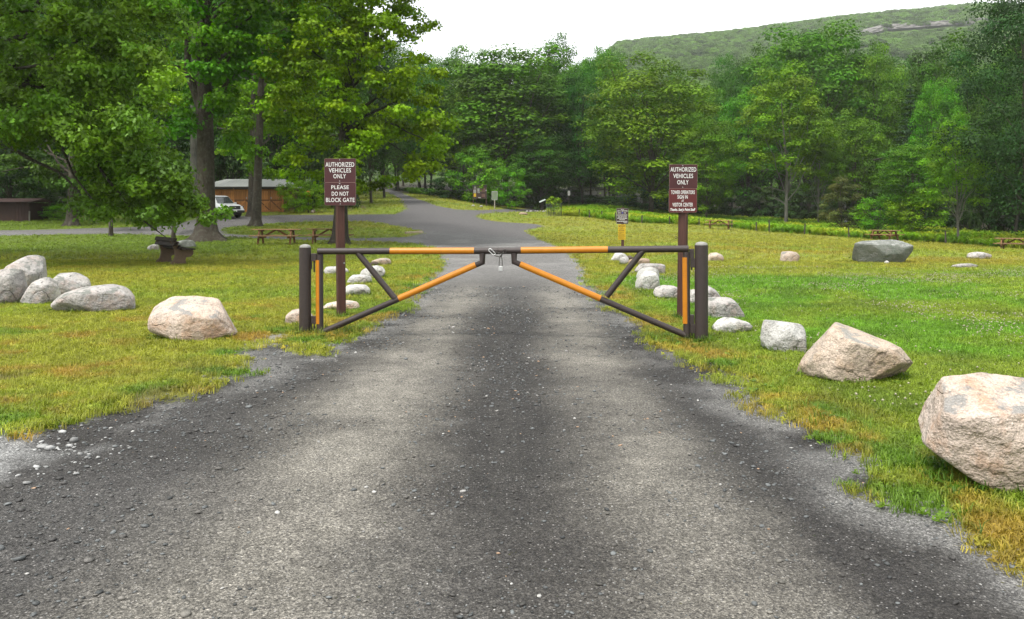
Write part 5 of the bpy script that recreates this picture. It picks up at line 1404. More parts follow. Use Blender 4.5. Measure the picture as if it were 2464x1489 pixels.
big_tree('maple_tree', 'bright yellow green maple behind the left maroon sign', mf, b3((818, 588, Ym), (820, 500, Ym), (824, 400, Ym), (832, 280, Ym), (850, 120, Ym), (880, -60, Ym), (885, -200, Ym)), [0.38, 0.34, 0.31, 0.28, 0.2, 0.12, 0.05],
         C, Rr, per, np.concatenate([np.full(n1 + n2, 0.19), np.full(n3_, 0.32)]), (0.118, 0.218, 0.014), 'maple', M_LEAF, M_BARKD, 8, 34, 0.55, 1.5, 'large trees of the left lawn', limb_r=0.3,
         extra=[(b3((838, 200, Ym), (860, 160, Ym - .3), (880, 95, Ym - .6), (895, 10, Ym - .8), (900, -90, Ym - 1)), 0.2, 0.05), (b3((842, 290, Ym), (872, 260, Ym - .3), (905, 235, Ym - .6), (985, 222, Ym - 1)), 0.14, 0.02)])

# ---- far hill: a wood that reads as one mass, and the pale ledges along its crest
def canopy(seed):
    r_ = np.random.default_rng(seed); n = 22
    d = r_.normal(size=(n, 3)); d /= np.linalg.norm(d, axis=1)[:, None]; d[:, 2] = np.abs(d[:, 2]) * 1.1 - 0.25
    C_ = d * np.array((3.2, 3.2, 2.6)); P_, Nn, ix = clump_leaves(C_, r_.uniform(1.0, 1.7, n), 75, r_, 0.6)
    return leaves('far_canopy', P_, Nn, 0.75 * r_.uniform(.6, 1.3, len(P_)), tint_for(ix, n, (1, 1, 1), r_, 0.2).clip(0.4, 1.6) * 0 + (0.75 + 0.5 * r_.random(len(P_)))[:, None], 'diamond', 0.15, r_)
y = np.sqrt(rng.uniform(158 ** 2, 1180 ** 2, 24000)); u = rng.uniform(-0.5, 0.78, len(y)); q_ = (u > 0.02) | (rng.random(len(y)) < .25); y, u = y[q_], u[q_]; x = u * y
z = zt(x, y)
sc = rng.uniform(0.75, 1.35, len(x)) * (0.75 + 0.45 * ss(260, 900, y))
LEDGES = [([1985, 2050, 2120, 2200, 2280, 2345, 2400], [86, 76, 60, 54, 47, 43, 42], 13), ([2020, 2060, 2110, 2160], [104, 100, 97, 100], 7), ([1640, 1680, 1725], [126, 121, 118], 5), ([1490, 1525, 1560], [138, 136, 138], 5)]
for pxs_, tp_, hp_ in LEDGES:
    ppx = CX + x / y * F; ppy = HY - (z + 5 * sc - CH) / y * F; tt = np.interp(ppx, pxs_, tp_)
    q_ = ~((ppx > pxs_[0] - 4) & (ppx < pxs_[-1] + 4) & (ppy < tt + hp_ + 3) & (ppy > tt - 2) & (rng.random(len(x)) < 0.93))
    x, y, z, sc = x[q_], y[q_], z[q_], sc[q_]
scatter('far_forest', np.stack([x, y, z + 2.0 * sc], -1), rng.uniform(0, 6.28, len(x)), sc, np.array((0.085, 0.165, 0.022)) * rng.uniform(.6, 1.4, len(x))[:, None] * np.where(rng.random(len(x)) < .2, 0.6, 1.0)[:, None], [canopy(i) for i in range(4)], M_BLADE,
        'distant hillside forest fading into mist')
M_CLIFF = rock_mat('pale_cliff', (0.20, 0.19, 0.18), (0.15, 0.145, 0.135), (0.19, 0.17, 0.15), (0.10, 0.10, 0.09))
def ledge(pxs, tops, hpx, seed):
    n = 140; mr = 14
    px = np.linspace(pxs[0], pxs[-1], n); tp = np.interp(px, pxs, tops)
    yb = np.array([at(px[i], tp[i] + hpx).y for i in range(0, n, 10)]); Y = np.interp(np.arange(n), np.arange(0, n, 10), yb) - 4
    taper = np.clip(np.minimum(np.arange(n), n - 1 - np.arange(n)) / 12.0, 0.15, 1)
    V = []
    for j in range(mr):
        f_ = j / (mr - 1)
        st = np.floor(f_ * 4 + 0.35 * np.interp(px, px[::8], np.random.default_rng(seed).random(len(px[::8])))) / 4
        hh = hpx * taper * (0.7 + 0.6 * fbm(4, px, px * 0, 45.0, 3)) + 3
        zz = CH + (HY - (tp + hpx + 3) + 3 * (fbm(2, px, px * 0, 16.0, 3) - .5) + hh * (1 - f_)) / F * Y
        yy = Y - 7.0 * st - 3.4 * (fbm(6, px, px * 0 + j * 3, 9.0, 3) - .5)
        V.append(np.stack([(px - CX) / F * Y, yy, zz], -1))
    V.insert(0, V[0] + np.array((0, 60, 1.5)))
    V = np.array(V); m_, n_ = V.shape[:2]; ii = np.arange(m_ * n_).reshape(m_, n_)
    q = np.stack([ii[:-1, :-1], ii[1:, :-1], ii[1:, 1:], ii[:-1, 1:]], -1).reshape(-1, 4)
    return tag(link('cliff', np_mesh('cliff', V.reshape(-1, 3), q.ravel(), np.arange(len(q)) * 4, False), M_CLIFF), None, None, None, 'structure')
for i_, (a_, b_, c_) in enumerate(LEDGES): ledge(a_, b_, c_, i_)
for px, tp, hf, lb_ in ((1666, 82, 16, 'largest misty pine on the distant ridge, above the right maroon sign'), (1832, 64, 13, 'misty pine on the ridge left of the tallest domed tree'), (2092, 30, 12, 'misty pine on the ridge above the pale rock ledge'), (1745, 106, 10, 'small misty pine on the ridge between the two larger ones'), (1560, 116, 8, 'smallest misty pine on the ridge over the broad bright tree')):
    t = tree('spruce', px, tp, 1085, hf, lb_, 'ridge_pine', 'tree', 'pines on the distant ridge')
# ---------------------------------------------------------------- timber garage
M_TIMB = wood('warm_stained_timber', (0.34, 0.135, 0.036), (0.46, 0.195, 0.058), 2, 0.7)
M_TIMD = wood('dark_stained_timber', (0.10, 0.042, 0.018), (0.15, 0.065, 0.026), 2, 0.75)
M_ROOF = paint('pale_metal_roof', (0.42, 0.43, 0.41), 0.45, 0.15, 3, 0.5, 0.05, 0.2, dirt=(0.2, 0.2, 0.18))
M_TRIM = paint('dark_fascia', (0.03, 0.025, 0.02), 0.7)
gY = at(660, 510).y
gl, gr = up(482, 510, gY), up(682, 510, gY)
gz = gr.z - 0.02
g = empty('garage', (gr.x, gY, gz), 'timber garage with X braced double doors and pale metal roof behind the lawn trunks', 'garage')
Lg = gr.x - gl.x; He = up(0, 450, gY).z - gz
mb = MB(); mb.box((-Lg / 2, 3.05, He / 2 - .1), (Lg - 0.02, 5.9, He + .2)); mb.build('wall', M_TIMD, g)
bw = 2.12
for i in range(4):
    mb = MB(); mb.box((-0.07 - i * (bw + 0.1), 0.04, He / 2), (0.12, 0.10, He), None, 0.01); mb.build('door_post', M_TIMB, g)
mb = MB(); mb.box((-Lg / 2, 0.035, He - 0.08), (Lg, 0.09, 0.2)); mb.build('lintel', M_TRIM, g)
plank_me = None
for i in range(3):
    for s_ in (0, 1):
        dw = (bw - 0.06) / 2
        xc = -0.13 - i * (bw + 0.1) - dw / 2 - (1 - s_) * (dw + 0.02) - 0.01
        dh = He - 0.22
        mb = MB(); mb.box((0, 0.04, dh / 2), (dw, 0.03, dh - .02)); d = mb.build('door', M_TIMD, g, (xc, 0.02, 0.02))
        pw = dw / 5
        for j in range(5):
            if plank_me is None:
                mb = MB(); mb.box((0, 0, dh / 2), (pw - 0.012, 0.024, dh - 0.02), None, 0.004); plank_me = mb.mesh('plank'); plank_me.materials.append(M_TIMB)
            link('plank', plank_me, None, d, (-dw / 2 + pw * (j + .5), 0.008 + 0.003 * ((j * 7 + i) % 3), 0))
        for z_ in (0.09, dh * 0.52, dh - 0.09):
            mb = MB(); mb.box((0, -0.022, z_), (dw - 0.02, 0.026, 0.12), None, 0.004); mb.build('rail', M_TIMD if z_ > 0.5 and z_ < dh - .2 else M_TIMB, d)
        for sg_ in (-1, 1):
            a_ = math.atan2(dh * 0.52 - 0.2, dw - 0.1) * sg_
            mb = MB(); mb.box((0, -0.02 - 0.012 * (sg_ > 0), dh * 0.26 + .05), (math.hypot(dh * .52 - .22, dw - .1), 0.022, 0.10), Matrix.Rotation(-a_, 3, 'Y'), 0.003); mb.build('cross_brace', M_TIMB if sg_ > 0 else M_TIMD, d)
        if s_ == 1:
            mb = MB(); mb.box((-dw / 2 + 0.05, -0.03, dh * 0.62), (0.07, 0.04, 0.16), None, 0.008); mb.build('handle', M_GALV, d)
# hipped roof with standing seams
ov = 0.32; x0, x1 = -Lg - ov, ov + 0.1; y0, y1 = -ov - .15, 6.1 + ov; yr = 3.0; hr = up(0, 431, gY + 3).z - gz - He
ridge0, ridge1 = x0 + 1.6, x1 - 1.15
e = [(x0, y0, He + .03), (x1, y0, He + .03), (x1, y1, He + .03), (x0, y1, He + .03), (ridge0, yr, He + hr), (ridge1, yr, He + hr)]
mb = MB(); mb.add(e, [(0, 1, 5, 4), (1, 2, 5), (2, 3, 4, 5), (3, 0, 4), (3, 2, 1, 0)]); roof = mb.build('roof', M_ROOF, g)
for i in range(26):
    xx = x0 + 0.3 + i * 0.4
    if xx > x1 - .1: break
    f1 = 1.0 if ridge0 < xx < ridge1 else ((xx - x0) / (ridge0 - x0) if xx <= ridge0 else (x1 - xx) / (x1 - ridge1))
    mb = MB(); mb.tube([(xx, y0, He + .045), (xx, y0 + (yr - y0) * f1, He + .045 + (hr - .03) * f1)], 0.014, 4); mb.build('roof_seam', M_ROOF, roof)
mb = MB(); mb.box(((x0 + x1) / 2, y0 + .015, He - 0.05), (x1 - x0 - .04, 0.03, 0.15)); mb.box((x1 - .03, (y0 + y1) / 2, He - 0.05), (.03, y1 - y0 - .1, 0.15)); mb.build('fascia', M_TRIM, roof)

# ---------------------------------------------------------------- white pickup
M_CAR = paint('white_car_paint', (0.62, 0.63, 0.63), 0.22, 0.04, 2, 0.6, 0.0)
M_GLASS = paint('dark_car_glass', (0.03, 0.035, 0.035), 0.08, 0.05, 2, 0.8, 0.0)
M_RUB = paint('black_rubber', (0.015, 0.015, 0.015), 0.75, 0.1, 20)
M_PLAS = paint('black_plastic', (0.02, 0.02, 0.021), 0.45, 0.1, 20)
M_LAMP = paint('clear_lamp', (0.5, 0.5, 0.5), 0.1, 0.05, 10, 0.8, 0.0)
cY = at(560, 524.5).y
cc_ = up(531, 524.5, cY)
v = empty('pickup_truck', (cc_.x - .6, cY + 0.9, float(zt(cc_.x - .6, cY + .9)) - .03), 'white pickup truck parked behind the largest trunk, front end showing', 'pickup truck', None, R(-39))
def bev_mesh(verts, faces, off, name, seg=2):
    bm = bmesh.new(); vv = [bm.verts.new(q) for q in verts]
    for f in faces: bm.faces.new([vv[i] for i in f])
    bmesh.ops.recalc_face_normals(bm, faces=bm.faces[:])
    bmesh.ops.bevel(bm, geom=bm.edges[:], offset=off, segments=seg, affect='EDGES', profile=0.6)
    me = bpy.data.meshes.new(name); bm.to_mesh(me); bm.free()
    for p_ in me.polygons: p_.use_smooth = True
    return me
def loft(sections):                               # sections: list of closed rings with the same count
    n = len(sections[0]); V = [q for s_ in sections for q in s_]; Fa = []
    for i in range(len(sections) - 1):
        Fa += [(i * n + j, i * n + (j + 1) % n, (i + 1) * n + (j + 1) % n, (i + 1) * n + j) for j in range(n)]
    Fa += [tuple(reversed(range(n))), tuple(range((len(sections) - 1) * n, len(sections) * n))]
    return V, Fa
def ring(x, zb, zt_, wb, wt): return [(x, -wb, zb), (x, -wb * 1.02, (zb + zt_) / 2), (x, -wt, zt_), (x, wt, zt_), (x, wb * 1.02, (zb + zt_) / 2), (x, wb, zb)]
V_, F_ = loft([ring(-2.65, .5, 1.06, .86, .84), ring(-0.9, .38, 1.09, .93, .89), ring(0.9, .38, 1.10, .93, .88), ring(1.15, .40, 1.13, .93, .80), ring(2.05, .44, 1.06, .92, .74), ring(2.42, .50, .96, .86, .68), ring(2.55, .56, .86, .78, .66)])
link('body', bev_mesh(V_, F_, 0.035, 'body'), M_CAR, v)
V_, F_ = loft([[(-1.15, -.82, 1.07), (-.95, -.68, 1.72), (-.95, .68, 1.72), (-1.15, .82, 1.07)], [(.35, -.84, 1.08), (.1, -.68, 1.80), (.1, .68, 1.80), (.35, .84, 1.08)], [(1.28, -.82, 1.09), (.52, -.66, 1.72), (.52, .66, 1.72), (1.28, .82, 1.09)]])
link('cab', bev_mesh(V_, F_, 0.03, 'cab'), M_CAR, v)
mb = MB(); mb.add([(1.21, -.72, 1.15), (1.21, .72, 1.15), (.60, .58, 1.675), (.60, -.58, 1.675)], [(0, 1, 2, 3)])
mb.add([(1.19, -.72, 1.14), (1.19, .72, 1.14), (.58, .58, 1.665), (.58, -.58, 1.665)], [(3, 2, 1, 0)]); mb.v = [(x + .03, y, z + .03) for x, y, z in mb.v]; mb.build('windscreen', M_GLASS, v)
for s_ in (-1, 1):
    mb = MB(); mb.add([(1.0, s_ * .845, 1.14), (.2, s_ * .86, 1.14), (.08, s_ * .728, 1.69), (.42, s_ * .715, 1.66)], [(0, 1, 2, 3)]); mb.add([(.1, s_ * .86, 1.14), (-.95, s_ * .85, 1.13), (-.82, s_ * .728, 1.66), (-.02, s_ * .73, 1.69)], [(0, 1, 2, 3)]); mb.build('side_window', M_GLASS, v)
    mb = MB(); mb.box((1.02, s_ * 1.0, 1.17), (.1, .2, .15), None, 0.03); mb.build('wing_mirror', M_CAR, v)
    mb = MB(); mb.box((2.40, s_ * .68, .885), (.22, .34, .13), Matrix.Rotation(R(-s_ * 14), 3, 'Z'), 0.03); hl = mb.build('headlight', M_PLAS, v)
    mb = MB(); mb.box((2.475, s_ * .62, .885), (.1, .18, .07), Matrix.Rotation(R(-s_ * 14), 3, 'Z'), 0.02); mb.build('lens', M_LAMP, hl)
    mb = MB(); mb.box((1.62, s_ * .90, .62), (1.0, .10, .42), None, 0.08); mb.build('wheel_arch', M_PLAS, v)
    for xw in (1.62, -1.6):
        mb = MB(); mb.tube([(xw, s_ * .70, .38), (xw, s_ * .73, .38), (xw, s_ * .93, .38), (xw, s_ * .96, .38)], [.34, .38, .38, .34], 24); wh_ = mb.build('wheel', M_RUB, v)
        mb = MB(); mb.tube([(xw, s_ * .955, .38), (xw, s_ * .975, .38)], [.25, .21], 16); mb.build('rim', M_GALV, wh_)
mb = MB(); mb.box((2.545, 0, .80), (.06, 1.0, .30), None, 0.025); gr_ = mb.build('grille', M_PLAS, v)
for z_ in (.74, .80, .86):
    mb = MB(); mb.box((2.585, 0, z_), (.02, .9, .016)); mb.build('grille_bar', M_RUB, gr_)
mb = MB(); mb.tube([(2.59, 0, .82), (2.605, 0, .82)], [.07, .06], 16); mb.v = [(x, y * 1.2, (z - .82) * .55 + .82) for x, y, z in mb.v]; mb.build('badge', M_GALV, gr_)
mb = MB(); mb.box((2.48, 0, .50), (.26, 1.78, .22), None, 0.06); mb.build('bumper', M_PLAS, v)
mb = MB(); mb.box((2.48, 0, .625), (.25, 1.72, .07), None, 0.03); mb.build('bumper_top', M_CAR, v)
mb = MB(); mb.box((2.625, 0, .56), (.012, .32, .16), None, 0.004); mb.build('number_plate', M_WHITE, v)
mb = MB(); mb.box((0.2, 0, .34), (4.4, 1.4, .16)); mb.build('chassis', M_RUB, v)

# ---------------------------------------------------------------- brown outbuildings at far left
M_BRN = wood('red_brown_boards', (0.024, 0.011, 0.009), (0.036, 0.016, 0.013), 2, 0.8)
b = at(50, 533)
sY = b.y; hs = up(0, 486, sY).z - b.z
s_h = empty('brown_shed', b, 'dark red brown wooden shed cut off by the left picture edge', 'shed')
wl_, wr_ = up(-70, 533, sY).x - b.x, up(70, 533, sY).x - b.x
mb = MB(); mb.box(((wl_ + wr_) / 2, 1.3, hs / 2 - .15), (wr_ - wl_ - .04, 2.5, hs + .2)); mb.build('wall', M_BRN, s_h)
bx_ = wl_
while bx_ < wr_ - .1:
    mb = MB(); mb.box((bx_ + .12, 0.03 + (0.12 if bx_ < (up(33, 0, sY).x - b.x) - .2 else 0), hs / 2), (0.225, 0.03, hs - .02), None, 0.004); mb.build('board', M_BRN, s_h); bx_ += .24
mb = MB(); mb.box((wr_ + .03, 0.0, hs * .26), (.09, .09, hs * .55)); mb.build('corner_post', M_BARK2, s_h)
mb = MB(); a_ = [(wl_ - .3, -.35, hs), (wr_ + .35, -.35, hs), (wr_ + .35, 2.9, hs), (wl_ - .3, 2.9, hs), (wl_ - .3, 1.3, hs + .3), (wr_ + .35, 1.3, hs + .3)]
mb.add(a_, [(0, 1, 5, 4), (2, 3, 4, 5), (0, 4, 3), (1, 2, 5), (3, 2, 1, 0)]); mb.build('roof', M_BRN, s_h)
b = at(180, 509)
lY = b.y + 3; zb = float(zt(b.x, lY)); hs = up(0, 486, lY).z - zb
lb = empty('low_building', (b.x, lY, zb), 'low red brown building on the rise behind the far left trunk', 'building')
wl_, wr_ = up(112, 0, lY).x - b.x, up(300, 0, lY).x - b.x
mb = MB(); mb.box(((wl_ + wr_) / 2, 2, hs / 2 - .2), (wr_ - wl_, 4, hs + .4)); mb.build('wall', M_BRN, lb)
bx_ = wl_
while bx_ < wr_ - .1:
    mb = MB(); mb.box((bx_ + .2, -0.02, hs / 2), (0.38, 0.03, hs - .04), None, 0.004); mb.build('board', M_BRN, lb); bx_ += .4
mb = MB(); mb.add([(wl_ - .3, -.4, hs), (wr_ + .3, -.4, hs), (wr_ + .3, 4.4, hs), (wl_ - .3, 4.4, hs), (wl_ - .3, 2, hs + 1.1), (wr_ + .3, 2, hs + 1.1)], [(0, 1, 5, 4), (2, 3, 4, 5), (0, 4, 3), (1, 2, 5), (3, 2, 1, 0)]); mb.build('roof', M_TRIM, lb)

# ---------------------------------------------------------------- picnic tables
M_TAB = wood('weathered_table_timber', (0.20, 0.115, 0.055), (0.28, 0.17, 0.085), 0, 0.8)
M_TABL = wood('brown_table_legs', (0.13, 0.062, 0.028), (0.19, 0.095, 0.045), 2, 0.8)
def table_parts(L_=2.3):
    W_ = 0.74; P_ = []
    def bx(c, d, rot=None):
        mb = MB(); mb.box(c, d, rot, 0.006); return mb
    pm = bx((0, 0, 0), (L_, W_ / 5 - 0.012, 0.042)).mesh('plank')
    for j in range(5): P_.append(('top_plank', pm, M_TAB, (0, -W_ / 2 + W_ / 5 * (j + .5), 0.745)))
    sm = bx((0, 0, 0), (L_, 0.13, 0.042)).mesh('plank')
    for s_ in (-1, 1):
        for j in (0, 1): P_.append(('seat_plank', sm, M_TAB, (0, s_ * (0.58 + 0.145 * j), 0.44)))
    xl = L_ / 2 - 0.38
    for sx_ in (-1, 1):
        for s_ in (-1, 1):
            a_ = math.atan2(0.36, 0.72)
            P_.append(('leg', bx((0, s_ * 0.40, 0.36), (0.075, 0.14, 0.80), Matrix.Rotation(s_ * a_, 3, 'X')).mesh('leg'), M_TABL, (sx_ * xl, 0, 0)))
        P_.append(('seat_beam', bx((sx_ * (xl - .08), 0, 0.375), (0.06, 1.46, 0.13)).mesh('beam'), M_TABL, (0, 0, 0)))
        P_.append(('top_cleat', bx((sx_ * (xl - .08), 0, 0.685), (0.06, 0.70, 0.075)).mesh('cleat'), M_TABL, (0, 0, 0)))
        P_.append(('brace', bx((sx_ * (xl - .40), 0, 0.53), (0.80, 0.07, 0.09), Matrix.Rotation(R(sx_ * 31), 3, 'Y')).mesh('brace'), M_TABL, (0, 0, 0)))
    return P_
first = None
for px, py, rz, lab in ((665, 588, 3, 'left picnic table of the pair near the largest trunk'), (793, 586, 6, 'right picnic table of the pair, partly behind the left sign post'),
                        (1730, 551, -20, 'picnic table farthest away, against the meadow fence posts'), (2127, 578, -62, 'picnic table just behind the large grey green boulder'), (2446, 603, -40, 'picnic table cut off by the right picture edge')):
    p_ = at(px, py)
    if first is None:
        first = empty('picnic_table', p_, lab, 'picnic table', 'wooden picnic tables', R(rz))
        for nm, me, m_, lc in table_parts():
            if len(me.materials) == 0: me.materials.append(m_)
            link(nm, me, None, first, lc)
        tcur = first
    else:
        tcur = copy_tree(first); tcur.location = p_; tcur.rotation_euler = (0, 0, R(rz)); tcur['label'] = lab
    if px < 900: tcur.scale = (1.06, 1.0, 1.05)

# ---------------------------------------------------------------- bench with shaped end slabs
M_BEND = paint('brown_stained_concrete', (0.10, 0.068, 0.045), 0.9, 0.35, 12, 0.2, 0.5, dirt=(0.05, 0.04, 0.028))
M_BSLAT = wood('blackened_bench_slats', (0.022, 0.015, 0.012), (0.034, 0.024, 0.02), 0, 0.75)
pn, pf = at(428, 637.5), at(394, 632.5)
ax = Vector((pf.x - pn.x, pf.y - pn.y, 0)); Lb = ax.length
bn = empty('park_bench', pn, 'dark wooden bench with curved brown end slabs under the oak', 'bench', None, math.atan2(ax.y, ax.x))
prof = [(-.26, 0), (-.22, .07), (-.13, .16), (-.09, .28), (-.09, .42), (-.14, .56), (-.21, .70), (-.24, .76), (-.14, .80), (-.06, .79), (.0, .62), (.04, .47), (.42, .47), (.46, .42), (.44, .31), (.36, .25), (.24, .24), (.21, .17), (.24, .06), (.28, 0)]
for xo in (0.0, Lb):
    mb = MB(); n_ = len(prof); vs = [(xo - .06, -y, z) for y, z in prof] + [(xo + .06, -y, z) for y, z in prof]
    mb.add(vs, [tuple(range(n_)), tuple(reversed(range(n_, 2 * n_)))] + [(i, i + n_, (i + 1) % n_ + n_, (i + 1) % n_) for i in range(n_)]); mb.build('end_slab', M_BEND, bn)
sl = MB(); sl.box((0, 0, 0), (Lb + .5, 0.125, 0.045), None, 0.006); slm = sl.mesh('slat'); slm.materials.append(M_BSLAT)
for j in range(3): link('seat_slat', slm, None, bn, (Lb / 2, -.10 - .14 * j - .02, .495), None)
for j in range(3):
    z_ = .54 + .115 * j
    o = link('back_slat', slm, None, bn, (Lb / 2, .0 + .062 * (j + .6) - .03, z_ + .02), (R(118), 0, 0))
for j in range(2):
    o = link('back_slat', slm, None, bn, (Lb / 2, .185 + .0 * j, .80 - .14 * j), (R(112), 0, 0))

# ---------------------------------------------------------------- far signs, notice board and the like
b = at(1153, 493)
t = empty('notice_board', b, 'dark brown notice board with white and yellow notices among ferns at the road bend', 'notice board')
sg = Sign(t, b.y)
for px in (1138.5, 1169.5):
    mb = MB(); a_ = sg.p(px, 446); mb.box((a_.x, .06, a_.z / 2 - .1), (.11, .11, a_.z + .2)); mb.build('post', M_DARKP, t)
bd = sg.panel(1137, 1170.7, 447, 478, M_DARKP, 0.02, 0.03, 'board')
mb = MB(); a_, c_ = sg.p(1135.5, 446.5), sg.p(1172, 444.5); mb.box(((a_.x + c_.x) / 2, .06, (a_.z + c_.z) / 2), (c_.x - a_.x, .34, .1)); mb.build('cap_board', M_TRIM, t)
M_PAPER = paint('white_paper', (0.3, 0.3, 0.285), 0.8, 0.1, 20); M_PALEG = paint('pale_green_map', (0.15, 0.19, 0.12), 0.4, 0.45, 3.5); M_BRNL = paint('lighter_brown_panel', (0.11, 0.06, 0.045), 0.6)
for x0, x1, y0, y1, m_ in ((1138.8, 1145.2, 457, 464, M_PAPER), (1148.2, 1153.2, 452.6, 459.4, M_PAPER), (1148.4, 1153.6, 460.3, 464.4, M_PAPER), (1139.4, 1145, 465.3, 473.2, M_YEL), (1150, 1156.4, 474.4, 476.3, M_PAPER), (1168.3, 1170.1, 456.4, 460, M_PAPER),
                           (1155, 1166.8, 452.8, 461.8, M_BRNL), (1158.4, 1166.6, 466.4, 474, M_BRNL), (1139.4, 1145.4, 448.8, 450.2, M_PAPER), (1140, 1145, 451, 452.4, M_PAPER), (1139.2, 1146.2, 454, 455.4, M_PAPER), (1155, 1166.6, 449, 450.8, M_BRNL)):
    a_, c_ = sg.p(x0, y1), sg.p(x1, y0); mb = MB(); mb.prism([(a_.x, a_.z), (c_.x, a_.z), (c_.x, c_.z), (a_.x, c_.z)], -.012, -.001); pn_ = mb.build('notice', m_, bd)
    if x1 - x0 > 4 and y1 - y0 > 3 and m_ is M_PAPER:
        for q in range(4):
            yq = y0 + (y1 - y0) * (.2 + .2 * q); dashes(sg, pn_, x0 + .6, x1 - .6, yq, .5, M_BLK, int(x0 * 7 + q), -.015)
b = at(1189.7, 503)
t = empty('map_board', b, 'pale green map board with white frame on a single post by the footpath', 'sign')
sg = Sign(t, b.y)
a_ = sg.p(1189.7, 462); mb = MB(); mb.box((0, .05, a_.z / 2 - .1), (.13, .08, a_.z + .2), None, .01); mb.build('post', paint('pale_weathered_post', (0.27, 0.25, 0.2), 0.85, 0.25, 12), t)
fr = sg.panel(1182.6, 1196.7, 460, 481.2, M_PAPER, 0.01, 0.03, 'frame'); sg.panel(1183.7, 1195.6, 461.3, 479.9, M_PALEG, 0.005, 0.02, 'map_panel', dy=-0.006)
b = at(1304.5, 507.2)
t = empty('information_panel', b, 'slanted information panel on a stout dark post beside the sapling', 'sign')
sg = Sign(t, b.y); zt_ = sg.p(1304, 483.5).z
mb = MB(); mb.box((0, 0, zt_ / 2 - .1), (.24, .2, zt_ + .1), None, .015); mb.build('post', M_BARKD, t)
mb = MB(); mb.box((0, 0, zt_ + .03), (.88, .62, .04), Matrix.Rotation(R(-24), 3, 'Y') @ Matrix.Rotation(R(14), 3, 'X'), .008); mb.build('panel', paint('pale_panel_face', (0.4, 0.46, 0.42), 0.3, 0.15, 5), t)
mb = MB(); mb.box((0, 0, zt_ - .005), (.92, .66, .03), Matrix.Rotation(R(-24), 3, 'Y') @ Matrix.Rotation(R(14), 3, 'X'), .006); mb.build('panel_frame', M_PLAS, t)
b = Vector(((1368.3 - CX) / F * 106, 106, float(zt((1368.3 - CX) / F * 106, 106))))
t = empty('trail_sign', b, 'small white trail sign on a thin post at the edge of the dark wood', 'sign')
sg = Sign(t, b.y); a_ = sg.p(1368.3, 459)
mb = MB(); mb.box((0, .04, a_.z / 2 - .1), (.06, .05, a_.z + .2)); mb.build('post', M_BARK, t)
pp = sg.panel(1365.6, 1371.2, 459, 470.2, M_PAPER, .03, .01)
for q in range(4): dashes(sg, pp, 1366.6, 1370.2, 461.4 + 2 * q, .8, M_PLAS, 70 + q)
b = at(928, 457)
t = empty('warning_sign', up(928, 452, b.y + 4), 'small square yellow sign on a post in the shade beside the hill road', 'sign')
t.location.z = float(zt(t.location.x, t.location.y)); sg = Sign(t, t.location.y)
a_ = sg.p(928, 422); mb = MB(); mb.box((0, .04, a_.z / 2 - .1), (.08, .06, a_.z + .2)); mb.build('post', M_BARKD, t)
pp = sg.panel(923.6, 932.2, 421.6, 430.4, paint('amber_sign_face', (0.5, 0.24, 0.012), 0.5), .02, .01)
for q in range(3): dashes(sg, pp, 924.8, 931.2, 424 + 2.2 * q, 1.0, M_BRN, 80 + q)
b = at(2034, 549)
t = empty('utility_box', b, 'small grey box on a short post in the meadow by the conical bush', 'box')
sg = Sign(t, b.y); a_ = sg.p(2034, 525)
mb = MB(); mb.box((0, .06, a_.z / 2 - .15), (.09, .07, a_.z)); mb.build('post', M_BARKD, t)
mb = MB(); mb.box((0, 0, a_.z - .22), (.26, .2, .42), None, .015); mb.build('case', paint('grey_box', (0.25, 0.28, 0.3), 0.5), t)
# meadow fence posts
fp0 = None
M_FP = paint('dark_fence_post', (0.045, 0.035, 0.028), 0.8, 0.3, 20)
for i, (px, tp, bt) in enumerate(((1393, 503, 521), (1418, 504.4, 524), (1447, 507, 527), (1481, 511, 533.7), (1543.5, 517.6, 536.7), (1610.5, 520.5, 539.6), (1682, 525, 542.5), (1760, 529, 548), (1819, 533.7, 556.6), (1850, 529, 558.6), (1935, 537.5, 564.5), (2042, 546.3, 572.7), (2275, 555.4, 585.6))):
    p_ = at(px, bt); h = CH - (tp - HY) / F * p_.y - p_.z
    if fp0 is None:
        mb = MB(); mb.tube([(0, 0, -.2), (0, 0, 1.0)], 0.06, 8); fpm = mb.mesh('fence_post'); fpm.materials.append(M_FP); fp0 = 1
    o = link('fence_post', fpm, None, None, p_, (R(random.uniform(-3, 3)), R(random.uniform(-3, 3)), 0)); o.scale = (1, 1, h)
    lab = {1481: 'thin dark fence post just behind the small brown and yellow signs', 1682: 'thin dark fence post just left of the farthest picnic table', 1760: 'thin dark fence post against the right end of the farthest picnic table', 1850: 'tallest thin dark fence post, right one of a close pair', 1819: 'thin dark fence post, left one of a close pair', 2275: 'thin dark fence post alone between the two right hand picnic tables', 2042: 'thin dark fence post below the small grey box', 1935: 'thin dark fence post midway between the close pair and the grey box', 1393: 'leftmost thin dark fence post, next to the wire cage', 1418: 'second thin dark fence post from the wire cage', 1447: 'third thin dark fence post from the wire cage', 1543: 'thin dark fence post between the small signs and the right maroon sign', 1610: 'thin dark fence post right beside the right maroon sign'}[int(px)]
    tag(o, lab, 'fence post', 'posts of the meadow fence')
